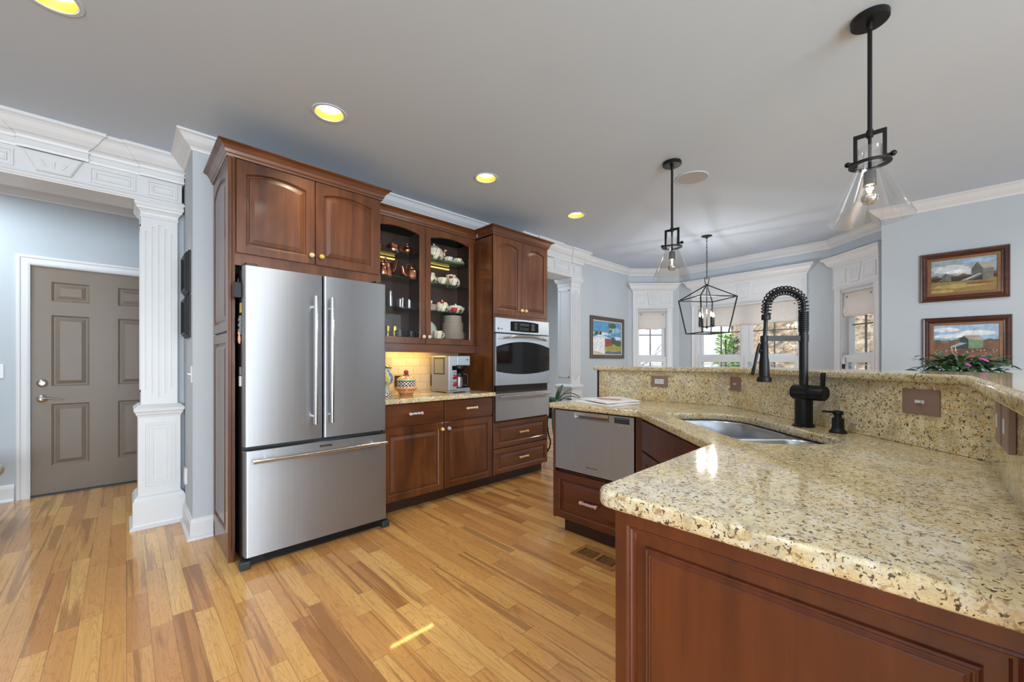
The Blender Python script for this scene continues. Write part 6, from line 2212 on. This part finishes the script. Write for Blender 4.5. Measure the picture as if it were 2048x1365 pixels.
# pale upholstered seat end peeping in beside the door casing
M['floral'] = None
t_ = NT('pale_floral_cloth')
v_ = t_.co()
n1 = t_.noise(v_, 16, 3)
c_ = t_.mix(t_.ramp(n1, [(0.5, (0, 0, 0)), (0.6, (1, 1, 1))]), lin((216, 214, 208)), lin((222, 210, 150)))
M['floral'] = t_.pbr(c_, 0.9)
ot = thing('bench_seat', 'rounded pale floral bench end at the very edge beside the entry door', 'bench', (-0.90, 4.62, 0))
b = MB()
L = []
for k in range(9):
    a = -pi / 2 + pi * k / 8
    r = 0.055 * cos(a)
    L.append([(x, y, 0.405 + 0.055 * sin(a)) for x, y in rounded([(-1.60 - r, 4.40 - r), (-0.70 + r, 4.40 - r), (-0.70 + r, 4.84 + r), (-1.60 - r, 4.84 + r)], 0.12, 6)])
b.loops(L, True, True, True, True)
b.build('cushion', 'floral', ot, angle=60)
for x in (-1.5, -0.86):
    for y in (4.46, 4.78):
        MB().cyl((x, y, 0.0), (x, y, 0.356), 0.016, 0.022, 12).build('leg', 'kick', ot)

# ================================================================== OUTSIDE THE BAY
def build_ground():
    t = NT('fallen_leaf_ground')
    v = t.co()
    n = t.noise(v, 3.2, 8, 0.7)
    n2 = t.noise(v, 7.0, 6, 0.8)
    c = t.ramp(t.math('ADD', t.math('MULTIPLY', n, 0.4), t.math('MULTIPLY', n2, 0.6)), [(0.40, lin((50, 40, 33))), (0.47, lin((118, 97, 76))), (0.53, lin((152, 130, 104))), (0.62, lin((196, 180, 160)))])
    return t.pbr(c, 0.95, 0, t.bump(n2, 0.6, 0.05))


M['leaf_litter'] = build_ground()
M['bark'] = plain('grey_bark', (84, 78, 74), 0.9, var=0.3, scale=12)
M['bush'] = plain('bright_green_bush', (126, 170, 58), 0.7, var=0.35, scale=30)
M['bush_dark'] = plain('blue_green_bush', (70, 102, 92), 0.7, var=0.35, scale=30)
M['siding'] = plain('white_siding', (232, 234, 236), 0.7, var=0.03)
M['roofing'] = plain('blue_grey_roof', (150, 176, 206), 0.7, var=0.1)
g = MB()
n, m = 40, 36
vs, fs = [], []
rg_ = random.Random(2)
for j in range(m + 1):
    for i in range(n + 1):
        x, y = 6.9 + i * 0.75, -14 + j * 1.0
        rise = min(6.5, max(0.0, x - 9.2) * 0.80) / (1 + math.exp(max(-30, min(30, (y - 0.300 * x) * 3.0))))
        z_ = -0.55 + rise + 0.05 * sin(x * 1.3 + y * 0.7) + rg_.uniform(-0.06, 0.06)
        vs.append((x, y, z_))
for j in range(m):
    for i in range(n):
        a = j * (n + 1) + i
        fs.append((a, a + 1, a + n + 2, a + n + 1))
g.add(vs, fs, True)
S(tag(g.build('ground', 'leaf_litter'), 'bank covered in tan fallen leaves outside the bay', 'ground'))
hz = thing('neighbor_house', 'white house with a pale blue roof beyond the double window', 'house', (22, 8, -0.6))
b = MB()
b.box(20, 6.2, -0.6, 27, 12.5, 3.0)
b.add([(20, 6.2, 3.0), (20, 12.5, 3.0), (20, 9.35, 5.4), (27, 6.2, 3.0), (27, 12.5, 3.0), (27, 9.35, 5.4)], [(0, 1, 2), (3, 5, 4)])
b.build('wall', 'siding', hz)
b = MB()
for s in (0, 1):
    y0_, y1_ = (5.9, 9.35) if s == 0 else (12.8, 9.35)
    b.add([(19.7, y0_, 2.78), (27.3, y0_, 2.78), (27.3, y1_, 5.42), (19.7, y1_, 5.42), (19.7, y0_, 2.95), (27.3, y0_, 2.95), (27.3, y1_, 5.6), (19.7, y1_, 5.6)], [(0, 1, 2, 3), (4, 5, 6, 7), (0, 1, 5, 4), (3, 0, 4, 7), (1, 2, 6, 5)])
b.build('roof', 'roofing', hz)


def branch(mb, r, p, d, ln, rad, depth):
    pts, rs = [p.copy()], [rad]
    q, e = p.copy(), d.copy()
    k = 4
    for i in range(k):
        e = (e + Vector((r.uniform(-1, 1), r.uniform(-1, 1), r.uniform(-0.6, 0.8))) * 0.17).normalized()
        q = q + e * (ln / k)
        pts.append(q.copy())
        rs.append(rad * (1 - 0.5 * (i + 1) / k))
        if depth > 0 and i >= 1:
            for _ in range(2 if depth > 1 else 1):
                dd_ = (e + Vector((r.uniform(-1, 1), r.uniform(-1, 1), r.uniform(-0.5, 0.9))) * 0.8).normalized()
                branch(mb, r, q, dd_, ln * r.uniform(0.5, 0.75), rs[-1] * 0.6, depth - 1)
    mb.tube(pts, rs, 5)


for k, (x, y, hh_, seed, lab) in enumerate([(9.9, 4.0, 1.7, 3, 'bare dark branched tree before the bright green bush'), (11.9, 1.9, 1.5, 7, 'bare tree on the leafy bank behind the faucet'), (10.0, 6.0, 2.0, 12, 'bare tree outside the narrow window nearest the dining picture'),
                                             (12.8, 0.2, 2.0, 21, 'bare tree outside the window beside the barn paintings')]):
    t = thing('bare_tree', lab, 'tree', (x, y, -0.7), 'bare trees outside the bay')
    r_ = random.Random(seed)
    b = MB()
    b.tube([(x, y, -0.75), (x + 0.05, y, 0.2), (x, y + 0.05, 0.9)], [0.09, 0.07, 0.055], 8)
    b.build('trunk', 'bark', t)
    b = MB()
    for i in range(5):
        a = r_.uniform(0, 2 * pi)
        branch(b, r_, Vector((x, y + 0.03, 0.35 + 0.1 * i)), Vector((cos(a) * 0.5, sin(a), r_.uniform(0.15, 0.9))).normalized(), hh_ * r_.uniform(0.38, 0.6), 0.020, 3 if i < 2 else 2)
    b.build('branches', 'bark', t)


def shrub(label, x, y, z0, rx, rz_, mat, seed):
    t = thing('evergreen_shrub', label, 'shrub', (x, y, z0))
    r_ = random.Random(seed)
    b = MB()
    b.tube([(x, y, z0 - 0.1), (x, y, z0 + rz_)], [0.04, 0.015], 6)
    b.build('stem', 'bark', t)
    b = MB()
    for i in range(1500):
        u, a = r_.random(), r_.uniform(0, 2 * pi)
        rr_ = rx * sqrt(r_.random()) * (1 - u * 0.72)
        p = Vector((x + rr_ * cos(a), y + rr_ * sin(a), z0 + 0.1 + u * rz_))
        d = Vector((cos(a), sin(a), r_.uniform(-0.2, 0.9))).normalized() * r_.uniform(0.05, 0.11)
        s_ = Vector((-sin(a), cos(a), r_.uniform(-0.5, 0.5))) * 0.022
        b.add([p - s_, p + d, p + s_], [(0, 1, 2)], False)
    b.build('foliage', mat, t)
    return t


shrub('bright green shrub beyond the double window', 8.7, 2.80, -0.6, 0.50, 2.25, 'bush', 1)
shrub('blue green shrub close behind the bright green shrub', 11.3, 3.45, -0.6, 0.34, 2.3, 'bush_dark', 2)
